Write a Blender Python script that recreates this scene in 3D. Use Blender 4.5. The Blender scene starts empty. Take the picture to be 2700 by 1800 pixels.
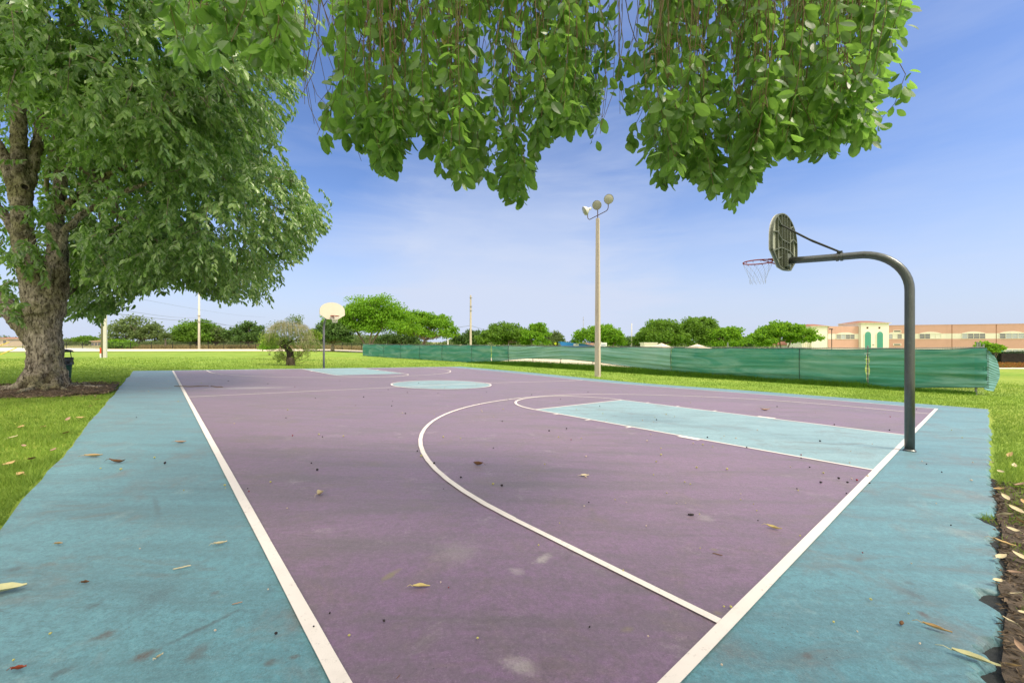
import bpy, math, random
import numpy as np
from mathutils import Vector, Matrix

random.seed(5)
rng = np.random.default_rng(11)
R_ = math.radians
scene = bpy.context.scene
COL = scene.collection

# ------------------------------------------------------------------ camera model (metres, camera looks along +Y)
F = 1079.0          # focal length in photo pixels (2700 wide)
CZ = 1.36           # eye height
def px(x, y, Y):
    return np.array([(x - 1350.0) / F * Y, Y, CZ + (900.0 - y) / F * Y])

# ------------------------------------------------------------------ terrain
D1 = np.array([-0.6548, 0.7558]); D2 = np.array([0.7558, 0.6548]); P0 = np.array([-0.133, 1.008])
def st_of(x, y):
    return (x - P0[0]) * D1[0] + (y - P0[1]) * D1[1], (x - P0[0]) * D2[0] + (y - P0[1]) * D2[1]
def xy_of(s, t):
    return P0[0] + s * D1[0] + t * D2[0], P0[1] + s * D1[1] + t * D2[1]
def sstep(a, b, v):
    k = np.clip((v - a) / (b - a), 0, 1); return k * k * (3 - 2 * k)
def g(x, y):
    x = np.asarray(x, float); y = np.asarray(y, float)
    s, t = st_of(x, y)
    z = -0.0211 * x - 0.0201 * y
    z = z - 0.085 * np.exp(-((s - 10.5) / 5.5) ** 2) * sstep(8.5, 14.5, t) * (1 - sstep(17, 23, t))
    r = x / np.maximum(np.abs(y), 12)
    zf = np.interp(r, [-1, -.45, -.35, 0, .8], [-.35, -.4, -.75, -1.2, -2.2])
    d = np.hypot(x + 3, y - 15)
    w = sstep(26, 62, d)
    return z * (1 - w) + zf * w
def on_ground(xs, ys):
    Y = 8.0
    for _ in range(40):
        X = (xs - 1350) / F * Y
        z = float(g(X, Y))
        Y = 0.5 * Y + 0.5 * (CZ - z) * F / (ys - 900.0)
    X = (xs - 1350) / F * Y
    return X, Y, float(g(X, Y))
DS = 2700 / 2352.0
def on_ground_d(xd, yd):
    return on_ground(xd * DS, yd * DS)

# ------------------------------------------------------------------ noise
def _h(ix, iy, iz, seed):
    n = (ix * 374761393 + iy * 668265263 + iz * 2147483647 + seed * 974634777) & 0xFFFFFFFF
    n = ((n ^ (n >> 13)) * 1274126177) & 0xFFFFFFFF
    return ((n ^ (n >> 16)) & 0xFFFF) / 65535.0
def vn(x, y, z=0.0, seed=0):
    x, y, z = np.broadcast_arrays(np.asarray(x, float), np.asarray(y, float), np.asarray(z, float))
    ix = np.floor(x).astype(np.int64); iy = np.floor(y).astype(np.int64); iz = np.floor(z).astype(np.int64)
    fx = x - ix; fy = y - iy; fz = z - iz
    fx = fx * fx * (3 - 2 * fx); fy = fy * fy * (3 - 2 * fy); fz = fz * fz * (3 - 2 * fz)
    o = 0
    for a in (0, 1):
        for b in (0, 1):
            for c in (0, 1):
                o = o + _h(ix + a, iy + b, iz + c, seed) * (fx if a else 1 - fx) * (fy if b else 1 - fy) * (fz if c else 1 - fz)
    return o * 2 - 1

# ------------------------------------------------------------------ mesh builder
class MB:
    def __init__(s):
        s.V = []; s.F = []; s.n = 0
    def add(s, V, *faces):
        V = np.asarray(V, float).reshape(-1, 3)
        for f in faces:
            if isinstance(f, np.ndarray) and f.ndim == 2:
                s.F.append(f + s.n)
            else:
                by = {}
                for q in f: by.setdefault(len(q), []).append(q)
                for k, l in by.items(): s.F.append(np.array(l, int).reshape(-1, k) + s.n)
        s.V.append(V); s.n += len(V)
        return s
    def box(s, c, size, rot=None):
        x, y, z = np.array(size) / 2.0
        V = np.array([[-x, -y, -z], [x, -y, -z], [x, y, -z], [-x, y, -z], [-x, -y, z], [x, -y, z], [x, y, z], [-x, y, z]])
        if rot is not None: V = V @ np.array(rot).T
        return s.add(V + np.array(c), [(0, 3, 2, 1), (4, 5, 6, 7), (0, 1, 5, 4), (1, 2, 6, 5), (2, 3, 7, 6), (3, 0, 4, 7)])
    def tube(s, pts, rad, n=8, cap=True):
        P = np.asarray(pts, float); m = len(P)
        rad = np.broadcast_to(np.asarray(rad, float), (m,))
        T = np.gradient(P, axis=0); T /= np.linalg.norm(T, axis=1)[:, None] + 1e-9
        ref = np.array([0, 0, 1.0]) if abs(T[0, 2]) < .9 else np.array([1.0, 0, 0])
        U = np.cross(T[0], ref); U /= np.linalg.norm(U)
        V = []
        a = np.arange(n) * 2 * np.pi / n
        for i in range(m):
            U = U - T[i] * (U @ T[i]); U /= np.linalg.norm(U) + 1e-9
            W = np.cross(T[i], U)
            V.append(P[i] + rad[i] * (np.cos(a)[:, None] * U + np.sin(a)[:, None] * W))
        i = np.arange(m - 1)[:, None] * n; j = np.arange(n)[None]; j2 = (j + 1) % n
        q = np.stack([i + j, i + j2, i + n + j2, i + n + j], -1).reshape(-1, 4)
        fs = [q]
        if cap: fs.append([tuple(range(n))[::-1], tuple((m - 1) * n + k for k in range(n))])
        return s.add(np.concatenate(V), *fs)
    def lathe(s, prof, n=24, c=(0, 0, 0), rot=None):
        pr = np.asarray(prof, float); m = len(pr); a = np.arange(n) * 2 * np.pi / n
        V = np.stack([pr[:, None, 0] * np.cos(a), pr[:, None, 0] * np.sin(a), np.broadcast_to(pr[:, None, 1], (m, n))], -1).reshape(-1, 3)
        if rot is not None: V = V @ np.array(rot).T
        i = np.arange(m - 1)[:, None] * n; j = np.arange(n)[None]; j2 = (j + 1) % n
        q = np.stack([i + j, i + j2, i + n + j2, i + n + j], -1).reshape(-1, 4)
        return s.add(V + np.array(c), q)
    def prism(s, poly, z0, z1, M=None):
        p = np.asarray(poly, float); n = len(p)
        V = np.concatenate([np.c_[p, np.full(n, z0)], np.c_[p, np.full(n, z1)]])
        if M is not None:
            M = np.array(M); V = V @ M[:3, :3].T + M[:3, 3]
        return s.add(V, [tuple(range(n))[::-1], tuple(range(n, 2 * n))] + [(i, (i + 1) % n, n + (i + 1) % n, n + i) for i in range(n)])
    def grid(s, X, Y, Z):
        a, b = X.shape
        i = np.arange(a - 1)[:, None] * b; j = np.arange(b - 1)[None]
        q = np.stack([i + j, i + b + j, i + b + j + 1, i + j + 1], -1).reshape(-1, 4)
        return s.add(np.stack([X, Y, Z], -1).reshape(-1, 3), q)
    def build(s, name, mat=None, parent=None, smooth=False, loc=None):
        me = bpy.data.meshes.new(name)
        V = np.concatenate(s.V) if s.V else np.zeros((0, 3))
        me.vertices.add(len(V)); me.vertices.foreach_set('co', V.astype(np.float32).ravel())
        loops = np.concatenate([f.ravel() for f in s.F]).astype(np.int32)
        tot = np.concatenate([np.full(len(f), f.shape[1]) for f in s.F]).astype(np.int32)
        me.loops.add(len(loops)); me.loops.foreach_set('vertex_index', loops)
        me.polygons.add(len(tot)); me.polygons.foreach_set('loop_start', (np.cumsum(tot) - tot).astype(np.int32))
        me.polygons.foreach_set('use_smooth', np.full(len(tot), bool(smooth)))
        me.update(calc_edges=True); me.validate()
        if mat: me.materials.append(mat)
        o = bpy.data.objects.new(name, me); COL.objects.link(o)
        if parent: o.parent = parent
        if loc is not None: o.location = loc
        return o

def thing(name, label, cat, loc=(0, 0, 0), rz=0, group=None):
    o = bpy.data.objects.new(name, None); COL.objects.link(o)
    o.location = loc; o.rotation_euler = (0, 0, rz); o.empty_display_size = .2
    return tag(o, label, cat, group)
def tag(o, label, cat, group=None):
    o['label'] = label; o['category'] = cat
    if group: o['group'] = group
    return o
def kind(o, k, label=None, cat=None):
    o['kind'] = k
    if label: o['label'] = label
    if cat: o['category'] = cat
    return o

# ------------------------------------------------------------------ materials
def srgb(r, g_, b):
    f = lambda c: (c / 255 / 12.92) if c / 255 <= .04045 else ((c / 255 + .055) / 1.055) ** 2.4
    return (f(r), f(g_), f(b), 1)
def lin(*c): return tuple(c) + (1,)
class NT:
    def __init__(s, name):
        s.m = bpy.data.materials.new(name); s.m.use_nodes = True
        s.t = s.m.node_tree; s.t.nodes.clear()
        s.out = s.t.nodes.new('ShaderNodeOutputMaterial')
        s.co = s.t.nodes.new('ShaderNodeTexCoord')
    def n(s, ty, **kw):
        nd = s.t.nodes.new(ty)
        for k, v in kw.items():
            if k.startswith('_'): setattr(nd, k[1:], v)
        for k, v in kw.items():
            if not k.startswith('_'):
                key = int(k[1:]) if k[0] == 'i' and k[1:].isdigit() else k.replace('__', ' ')
                if hasattr(v, 'links') or isinstance(v, bpy.types.NodeSocket): s.t.links.new(v, nd.inputs[key])
                else: nd.inputs[key].default_value = v
        return nd
    def link(s, a, b): s.t.links.new(a, b)
    def mapping(s, scale=(1, 1, 1), rot=(0, 0, 0), src='Object'):
        return s.n('ShaderNodeMapping', Vector=s.co.outputs[src], Scale=scale, Rotation=rot).outputs[0]
    def noise(s, scale, detail=4, rough=.6, vec=None, dist=0):
        return s.n('ShaderNodeTexNoise', Vector=vec if vec is not None else s.co.outputs['Object'], Scale=scale, Detail=detail, Roughness=rough, Distortion=dist).outputs[0]
    def ramp(s, fac, *stops):
        nd = s.n('ShaderNodeValToRGB', Fac=fac); e = nd.color_ramp.elements
        while len(e) < len(stops): e.new(.5)
        for i, (p, c) in enumerate(stops):
            e[i].position = p; e[i].color = c if isinstance(c, tuple) else (c, c, c, 1)
        return nd.outputs[0]
    def mix(s, fac, a, b, blend='MIX'):
        nd = s.t.nodes.new('ShaderNodeMix'); nd.data_type = 'RGBA'; nd.blend_type = blend
        for v, i in ((fac, 0), (a, 6), (b, 7)):
            if isinstance(v, bpy.types.NodeSocket): s.t.links.new(v, nd.inputs[i])
            else: nd.inputs[i].default_value = v
        return nd.outputs[2]
    def math(s, op, a, b=0.0):
        nd = s.t.nodes.new('ShaderNodeMath'); nd.operation = op
        for v, i in ((a, 0), (b, 1)):
            if isinstance(v, bpy.types.NodeSocket): s.t.links.new(v, nd.inputs[i])
            else: nd.inputs[i].default_value = v
        return nd.outputs[0]
    def pbr(s, color, rough=.6, spec=.3, bump=None, bstr=.3, bdist=.01, metal=0):
        p = s.n('ShaderNodeBsdfPrincipled')
        for v, k in ((color, 'Base Color'), (rough, 'Roughness'), (spec, 'Specular IOR Level'), (metal, 'Metallic')):
            if isinstance(v, bpy.types.NodeSocket): s.link(v, p.inputs[k])
            else: p.inputs[k].default_value = v
        if bump is not None:
            b = s.n('ShaderNodeBump', Height=bump, Strength=bstr, Distance=bdist); s.link(b.outputs[0], p.inputs['Normal'])
        return p.outputs[0]
    def done(s, sh):
        s.link(sh, s.out.inputs[0]); return s.m

def simple(name, col, rough=.6, var=.25, scale=6, spec=.3, metal=0, bstr=.15, bscale=None, dirt=None):
    k = NT(name)
    n1 = k.noise(scale, 5, .65)
    dark = tuple(c * (1 - var) for c in col[:3]) + (1,); lite = tuple(min(1, c * (1 + var)) for c in col[:3]) + (1,)
    c = k.mix(n1, dark, lite)
    if dirt:
        c = k.mix(k.ramp(k.noise(scale * .7, 6, .7, dist=.5), (.52, 0.), (.72, .8)), c, dirt)
    return k.done(k.pbr(c, rough, spec, k.noise(bscale or scale * 6, 4), bstr, .01, metal))

def leafmat(name, col, col2, rough=.45, spec=.4, trans=.35, tcol=None, under=None, cs=1.1):
    k = NT(name)
    geo = k.n('ShaderNodeNewGeometry')
    rnd = geo.outputs['Random Per Island']
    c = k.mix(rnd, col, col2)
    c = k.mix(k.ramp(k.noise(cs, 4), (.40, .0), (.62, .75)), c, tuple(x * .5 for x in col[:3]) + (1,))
    if under: c = k.mix(geo.outputs['Backfacing'], c, under)
    p = k.pbr(c, rough, spec)
    t = k.n('ShaderNodeBsdfTranslucent')
    tc = k.mix(rnd, tcol or tuple(min(1, x * 2) for x in col[:3]) + (1,), tuple(min(1, x * 1.6) for x in (tcol or col2)[:3]) + (1,))
    k.link(tc, t.inputs[0])
    mx = k.n('ShaderNodeMixShader', Fac=trans); k.link(p, mx.inputs[1]); k.link(t.outputs[0], mx.inputs[2])
    return k.done(mx.outputs[0])

def court_mat(name, base, dusty, dark, lite_dust, grain=.5, stain=.6, spots=()):
    k = NT(name)
    big = k.noise(.22, 4, .6)
    c = k.mix(k.ramp(big, (.36, 0.), (.66, .55)), base, dusty)
    streak = k.noise(1.0, 7, .72, k.mapping((.55, 3.4, 1), (0, 0, R_(24))), dist=.4)
    c = k.mix(k.ramp(streak, (.45, 0.), (.64, .85)), c, dark)
    streak2 = k.noise(1.0, 8, .75, k.mapping((5, 28, 1), (0, 0, R_(28))), dist=.3)
    patch = k.ramp(k.noise(.9, 4), (.46, 0.), (.62, 1.))
    c = k.mix(k.math('MULTIPLY', k.math('MULTIPLY', k.ramp(streak2, (.53, 0.), (.63, 1.)), patch), stain), c, tuple(x * .45 for x in dark[:3]) + (1,))
    # brown mud stains and pale scuffs
    br = k.noise(1.0, 6, .7, k.mapping((.9, 2.1, 1), (0, 0, R_(30))), dist=.8)
    c = k.mix(k.ramp(br, (.57, 0.), (.69, .6)), c, lin(.14, .105, .08))
    ol = k.noise(1.6, 7, .75, dist=.5)
    c = k.mix(k.ramp(ol, (.52, 0.), (.68, .6)), c, lin(.165, .125, .105))
    pal = k.noise(2.1, 6, .75, dist=.6)
    c = k.mix(k.ramp(pal, (.58, 0.), (.72, .5)), c, lite_dust)
    gr = k.noise(140, 2, .8)
    c = k.mix(k.ramp(gr, (.30, .75 * grain), (.50, 0.), (.78, 0.)), c, lin(.03, .03, .035))
    c = k.mix(k.ramp(gr, (.56, 0.), (.74, .7 * grain)), c, lite_dust)
    mid = k.noise(16, 6, .75)
    c = k.mix(k.ramp(mid, (.36, .6), (.56, 0.)), c, dark)
    vor = k.n('ShaderNodeTexVoronoi', Vector=k.co.outputs['Object'], Scale=26.0); 
    c = k.mix(k.math('MULTIPLY', k.ramp(vor.outputs['Distance'], (.05, 1.), (.14, 0.)), k.ramp(k.noise(2.3, 3), (.50, 0.), (.6, .8))), c, lin(.04, .035, .035))
    m3 = k.noise(42, 8, .85, dist=.3)
    c = k.mix(k.ramp(m3, (.38, .55), (.52, 0.)), c, tuple(x * .62 for x in dark[:3]) + (1,))
    c = k.mix(k.ramp(m3, (.56, 0.), (.70, .28)), c, lite_dust)
    spn = k.noise(11, 8, .82); spg = k.ramp(k.noise(60, 4, .8), (.34, .5), (.54, 1.))
    for (sx_, sy_, rx, ry, ang, colr, st_) in spots:
        mp = k.n('ShaderNodeMapping', _vector_type='TEXTURE', Vector=k.co.outputs['Object'], Location=(sx_, sy_, 0), Rotation=(0, 0, ang), Scale=(rx, ry, 60.0))
        ln = k.n('ShaderNodeVectorMath', _operation='LENGTH', i0=mp.outputs[0]).outputs['Value']
        edge = k.math('ADD', ln, k.math('MULTIPLY', k.math('SUBTRACT', spn, .5), 2.6))
        c = k.mix(k.math('MULTIPLY', k.ramp(edge, (.25, st_), (1.05, 0.)), spg), c, colr)
    rough = k.ramp(big, (.3, .50), (.7, .64))
    sh = k.pbr(c, rough, .5, gr, .35, .004)
    pn = sh.node; pn.inputs['Sheen Weight'].default_value = .22; pn.inputs['Sheen Roughness'].default_value = .5; pn.inputs['Sheen Tint'].default_value = (.95, .85, .8, 1)
    return k.done(sh)

def spot(xd, yd, xe, ye, wy, col, st):
    a, b = on_ground_d(xd, yd), on_ground_d(xe, ye)
    return ((a[0] + b[0]) / 2, (a[1] + b[1]) / 2, max(.02, math.hypot(b[0] - a[0], b[1] - a[1]) / 2), wy, math.atan2(b[1] - a[1], b[0] - a[0]), col, st)
_br = lin(.085, .05, .035); _dk = lin(.055, .085, .095); _ol = lin(.20, .165, .085); _pl = lin(.42, .38, .35); _dp = lin(.09, .065, .075)
BLUE_SPOTS = [spot(295, 1520, 372, 1486, .045, _br, .9), spot(365, 1490, 565, 1392, .022, _dk, .8), spot(205, 1470, 280, 1444, .04, _br, .7), spot(180, 1408, 250, 1372, .04, _dk, .8),
              spot(430, 1530, 475, 1470, .05, _br, .5), spot(600, 1530, 640, 1512, .03, _br, .6), spot(655, 1512, 700, 1502, .02, _br, .7), spot(0, 1315, 70, 1298, .05, _dk, .8),
              spot(395, 1325, 440, 1310, .035, _dk, .6), spot(100, 1560, 180, 1525, .03, _dk, .7), spot(250, 1440, 420, 1330, .10, _dk, .35), spot(350, 1130, 372, 1200, .03, _dk, .45),
              spot(2105, 1398, 2135, 1420, .03, _br, .8), spot(2060, 1345, 2130, 1380, .05, _dk, .6), spot(1840, 1498, 1870, 1512, .03, _br, .6), spot(2075, 1330, 2100, 1345, .04, _dk, .6),
              spot(1960, 1290, 1985, 1282, .03, _br, .5), spot(480, 1365, 510, 1358, .03, _br, .5), spot(1880, 1300, 1930, 1330, .05, _dk, .45), spot(2060, 1500, 2120, 1540, .08, _dk, .4)]
PURP_SPOTS = [spot(870, 1340, 925, 1302, .03, _ol, .85), spot(1225, 1300, 1265, 1270, .05, _pl, .6), spot(1170, 1305, 1205, 1320, .05, _pl, .35), spot(1285, 1290, 1320, 1275, .05, _dp, .6), spot(1425, 1452, 1455, 1440, .03, _ol, .7),
              spot(1630, 1258, 1650, 1268, .03, _ol, .7), spot(1635, 1400, 1660, 1415, .035, _ol, .6), spot(1715, 1395, 1750, 1420, .035, _dp, .6), spot(1660, 1300, 1700, 1320, .05, _dp, .5), spot(1150, 1515, 1250, 1545, .07, _pl, .5),
              spot(1210, 1540, 1290, 1520, .07, _dp, .5), spot(950, 1460, 1010, 1490, .07, _dp, .45), spot(1600, 1180, 1640, 1200, .08, _pl, .35), spot(455, 893, 690, 889, .42, _pl, .55), spot(478, 890, 545, 887, .22, lin(.20, .11, .10), .8), spot(1400, 1370, 1500, 1420, .14, _dp, .4), spot(1000, 1250, 1100, 1290, .2, _pl, .2)]
M = {}
M['blue'] = court_mat('blue_court_paint', lin(.085, .26, .315), lin(.15, .355, .405), lin(.075, .175, .205), lin(.33, .42, .41), .5, .6, BLUE_SPOTS)
M['purple'] = court_mat('purple_court_paint', lin(.186, .102, .192), lin(.252, .158, .236), lin(.125, .095, .115), lin(.40, .35, .35), .5, .6, PURP_SPOTS)
M['lane'] = court_mat('pale_blue_lane_paint', lin(.25, .42, .45), lin(.31, .47, .485), lin(.16, .28, .30), lin(.38, .46, .45), stain=.2)
def line_mat():
    k = NT('white_line_paint')
    c = k.mix(k.noise(3, 5), lin(.70, .62, .57), lin(.80, .73, .68))
    c = k.mix(k.ramp(k.noise(22, 8, .85), (.57, 0.), (.68, .75)), c, lin(.30, .24, .23))
    c = k.mix(k.ramp(k.noise(2.2, 6, .75), (.54, 0.), (.7, .18)), c, lin(.40, .33, .31))
    return k.done(k.pbr(c, .7, .25, k.noise(140, 2), .3, .003))
M['line'] = line_mat()
def lawn_mat():
    k = NT('lawn')
    c = k.mix(k.ramp(k.noise(.35, 6, .7), (.38, 0.), (.62, 1.)), lin(.18, .29, .040), lin(.295, .39, .072))
    c = k.mix(k.ramp(k.noise(3.0, 6, .75), (.45, 0.), (.7, .7)), c, lin(.14, .235, .024))
    hx = k.n('ShaderNodeSeparateXYZ', Vector=k.co.outputs['Object'])
    dry = k.math('MULTIPLY', k.ramp(k.noise(.08, 4), (.5, 0.), (.6, .4)), 1.0)
    c = k.mix(dry, c, lin(.30, .32, .06))
    # rough dry field beyond the road
    f = k.math('MULTIPLY', k.ramp(k.math('MULTIPLY', k.math('SUBTRACT', hx.outputs[1], 92.0), .1), (.0, 0.), (.1, 1.)), k.ramp(k.math('MULTIPLY', hx.outputs[0], -.02), (.25, 0.), (.5, 1.)))
    c = k.mix(f, c, k.mix(k.noise(.6, 5), lin(.30, .26, .12), lin(.22, .24, .09)))
    return k.done(k.pbr(c, .9, .1, k.noise(60, 4, .8), .6, .03))
M['lawn'] = lawn_mat()
M['blade'] = leafmat('grass_blade', lin(.15, .265, .030), lin(.31, .41, .07), .6, .2, .35, lin(.32, .43, .07))
M['tall'] = leafmat('tall_grass', lin(.07, .18, .014), lin(.13, .25, .025), .6, .2, .3, lin(.18, .36, .03))
M['dry'] = leafmat('dry_grass', lin(.26, .20, .08), lin(.36, .30, .14), .8, .1, .2)
M['soil'] = simple('tree_soil', lin(.12, .085, .06), .95, .5, 7, .1, 0, .8, 40, lin(.20, .14, .10))
M['mulch'] = simple('dark_mulch', lin(.10, .078, .06), .95, .6, 22, .1, 0, 1.0, 60, lin(.20, .15, .115))
M['asphalt'] = simple('old_asphalt', lin(.045, .048, .05), .9, .4, 40, .2, 0, .8, 120)
M['sand'] = simple('pale_sand_road', lin(.72, .62, .45), .95, .10, 1.2, .1, 0, .1)
M['concrete_white'] = simple('white_concrete', lin(.70, .66, .58), .85, .1, 3, .2)
def pole_concrete():
    k = NT('pole_concrete')
    c = k.mix(k.noise(2.5, 6, .7, k.mapping((6, 6, .8))), lin(.40, .34, .26), lin(.60, .52, .42))
    c = k.mix(k.ramp(k.noise(1, 6, .7, k.mapping((5, 5, .5)), .4), (.55, 0.), (.7, .6)), c, lin(.24, .19, .13))
    return k.done(k.pbr(c, .85, .2, k.noise(40, 4), .3, .01))
M['pole'] = pole_concrete()
M['pole_white'] = simple('pale_pole', lin(.58, .55, .48), .8, .15, 3, .2)
M['pole_wood'] = simple('grey_wood_pole', lin(.30, .255, .20), .9, .3, 4, .1)
M['dark_groove'] = simple('pole_groove', lin(.14, .11, .085), .9)
M['wire'] = simple('wire', lin(.22, .24, .27), .6)
M['black'] = simple('black_metal', lin(.02, .02, .02), .5)
M['bag'] = simple('black_bag', lin(.012, .012, .013), .25, .2, 10, .6, 0, .6, 25)
M['bin'] = simple('green_mesh_bin', lin(.018, .075, .055), .5, .35, 30)
M['red'] = simple('red_paint', lin(.62, .07, .03), .5)
M['white'] = simple('white_paint', lin(.78, .77, .73), .5, .08)
M['yellow'] = simple('yellow_sign', lin(.62, .72, .02), .5, .05)
M['yellow_guard'] = simple('yellow_guard', lin(.70, .52, .06), .5, .1)
M['galv'] = simple('galvanised_steel', lin(.27, .27, .26), .5, .25, 8, .5, .5)
M['rust'] = simple('rusty_pipe', lin(.10, .055, .035), .7, .3, 8)
M['lamp_shell'] = simple('lamp_shell', lin(.60, .58, .52), .5, .12, 8)
M['lamp_lens'] = simple('lamp_lens', lin(.34, .33, .25), .25, .2, 14, .6)
def hoop_pole():
    k = NT('hoop_pole_steel')
    c = k.mix(k.noise(5, 6, .7, k.mapping((3, 3, .6))), lin(.05, .055, .054), lin(.14, .15, .145))
    c = k.mix(k.ramp(k.noise(28, 6, .8), (.56, 0.), (.7, .8)), c, lin(.16, .19, .18))
    c = k.mix(k.ramp(k.noise(3, 5, .7), (.6, 0.), (.72, .5)), c, lin(.11, .07, .045))
    return k.done(k.pbr(c, .30, .6, k.noise(60, 4), .15, .004, .5))
M['hoop_pole'] = hoop_pole()
M['hoop_pole_far'] = simple('hoop_pole_grey', lin(.20, .19, .215), .45, .25, 5, .5, .3)
def board_back():
    k = NT('backboard_back')
    c = k.mix(k.noise(4, 6, .7, k.mapping((2, 2, .5))), lin(.27, .28, .22), lin(.42, .43, .36))
    c = k.mix(k.ramp(k.noise(6, 6, .7, k.mapping((2, 2, .3)), .3), (.52, 0.), (.7, .6)), c, lin(.12, .14, .055))
    return k.done(k.pbr(c, .6, .3, k.noise(60, 3), .15, .004))
M['board_back'] = board_back()
M['board_rib'] = simple('backboard_rib', lin(.13, .14, .105), .6, .3, 8, .3)
M['board_front'] = simple('cream_backboard', lin(.76, .68, .52), .5, .06, 4)
M['rim'] = simple('red_rim', lin(.36, .055, .025), .5, .3, 12, .4)
M['net_grey'] = simple('grey_net', lin(.5, .5, .49), .8)
M['net_white'] = simple('white_net', lin(.62, .58, .50), .8)
M['brace'] = simple('dark_brace', lin(.035, .038, .03), .5, .3, 10, .4, .3)
def bark(name, a, b, moss, dark):
    k = NT(name)
    v = k.mapping((1, 1, .32))
    n1 = k.noise(9, 8, .72, v, .6)
    n2 = k.noise(22, 8, .75, v, .4)
    c = k.mix(k.ramp(n1, (.34, 0.), (.64, 1.)), a, b)
    c = k.mix(k.ramp(k.noise(1.1, 5, .65), (.46, 0.), (.62, .8)), c, moss)
    c = k.mix(k.ramp(n2, (.40, .95), (.53, 0.)), c, dark)
    c = k.mix(k.ramp(k.noise(2.2, 6, .7, k.mapping((1, 1, .45)), .5), (.50, 0.), (.62, .65)), c, dark)
    h = k.math('ADD', k.math('MULTIPLY', n1, .6), n2)
    return k.done(k.pbr(c, .92, .15, h, .9, .04))
M['bark'] = bark('grey_bark', lin(.19, .155, .115), lin(.50, .43, .35), lin(.24, .22, .10), lin(.03, .022, .015))
M['bark_dark'] = bark('dark_bark', lin(.022, .018, .015), lin(.06, .048, .038), lin(.03, .028, .02), lin(.008, .007, .006))
M['bark_far'] = simple('pale_bark', lin(.24, .20, .15), .9, .35, 3)
M['bark_shrub'] = simple('grey_bark_stub', lin(.11, .085, .06), .9, .5, 12)
M['knot_dark'] = simple('knot_hollow', lin(.02, .015, .012), .95)
M['twig'] = simple('brown_twig', lin(.19, .13, .075), .85, .35, 12)
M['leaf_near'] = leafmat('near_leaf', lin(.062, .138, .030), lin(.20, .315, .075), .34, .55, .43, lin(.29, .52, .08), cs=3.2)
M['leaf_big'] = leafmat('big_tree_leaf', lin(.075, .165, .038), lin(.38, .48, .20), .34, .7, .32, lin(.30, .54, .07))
M['leaf_f'] = leafmat('bright_far_leaf', lin(.12, .27, .018), lin(.22, .40, .03), .6, .2, .35, lin(.30, .52, .03))
M['leaf_g'] = leafmat('mid_far_leaf', lin(.10, .205, .025), lin(.19, .32, .04), .6, .2, .3, lin(.22, .40, .03))
M['leaf_olive'] = leafmat('olive_far_leaf', lin(.11, .17, .05), lin(.20, .26, .085), .6, .2, .3)
M['leaf_d'] = leafmat('dark_far_leaf', lin(.065, .135, .03), lin(.14, .23, .055), .6, .2, .25)
M['leaf_y'] = leafmat('yellow_green_leaf', lin(.17, .27, .025), lin(.28, .36, .05), .6, .3, .35)
M['leaf_y2'] = leafmat('withered_shrub_leaf', lin(.13, .20, .03), lin(.24, .31, .07), .6, .2, .3)
M['withe'] = simple('dry_withes', lin(.30, .28, .15), .9, .3, 9)
M['hedge'] = leafmat('hedge_leaf', lin(.02, .055, .012), lin(.05, .10, .02), .5, .4, .2)
M['flower'] = leafmat('flower_bed_leaf', lin(.36, .12, .03), lin(.22, .2, .03), .7, .2, .2)
def screen_mat(name, ca, cb, lo):
    k = NT(name)
    c = k.mix(k.noise(.6, 5, .6), ca, cb)
    fade_lit = k.noise(1, 6, .65, k.mapping((.26, .26, 1.5)), .8)
    c = k.mix(k.ramp(fade_lit, (lo, 0.), (lo + .28, .6)), c, lin(.36, .52, .46))  # pale streaks: fading and the backlit look of slack cloth put into the colour
    wv = k.noise(300, 2, .5)
    c = k.mix(k.math('MULTIPLY', wv, .25), c, lin(.01, .06, .04))
    p = k.pbr(c, .62, .35)
    tl = k.n('ShaderNodeBsdfTranslucent'); k.link(c, tl.inputs[0])
    m1 = k.n('ShaderNodeMixShader', Fac=.14); k.link(p, m1.inputs[1]); k.link(tl.outputs[0], m1.inputs[2])
    tr = k.n('ShaderNodeBsdfTransparent')
    m2 = k.n('ShaderNodeMixShader', Fac=.05); k.link(m1.outputs[0], m2.inputs[1]); k.link(tr.outputs[0], m2.inputs[2])
    return k.done(m2.outputs[0])
M['screen'] = screen_mat('green_windscreen', lin(.022, .195, .138), lin(.055, .285, .21), .45)
M['screen_faded_lit'] = screen_mat('faded_lit_green_windscreen', lin(.085, .29, .225), lin(.21, .42, .35), .36)  # paler copy for the sagging middle, fading and backlight both put into its colour
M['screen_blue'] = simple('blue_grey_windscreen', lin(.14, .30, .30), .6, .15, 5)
M['screen_dark'] = simple('dark_teal_windscreen', lin(.03, .13, .12), .6, .15, 3)
M['screen_hem'] = simple('windscreen_hem', lin(.02, .055, .045), .7)
def chain_mat(name, col, scale):
    k = NT(name)
    sx = k.n('ShaderNodeSeparateXYZ', Vector=k.co.outputs['UV'])
    a = k.math('ADD', sx.outputs[0], sx.outputs[1]); b = k.math('SUBTRACT', sx.outputs[0], sx.outputs[1])
    w = None
    for q in (a, b):
        fr = k.math('ABSOLUTE', k.math('SUBTRACT', k.math('FRACT', k.math('MULTIPLY', q, scale)), .5))
        ln = k.math('LESS_THAN', fr, .055)
        w = ln if w is None else k.math('MAXIMUM', w, ln)
    p = k.pbr(col, .5, .4, None, 0, 0, .4)
    tr = k.n('ShaderNodeBsdfTransparent')
    m2 = k.n('ShaderNodeMixShader', Fac=w); k.link(tr.outputs[0], m2.inputs[1]); k.link(p, m2.inputs[2])
    return k.done(m2.outputs[0])
M['chain'] = chain_mat('chain_link', lin(.28, .28, .27), 14.0)
M['chain_black'] = chain_mat('black_chain_link', lin(.05, .05, .05), 9.0)
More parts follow.
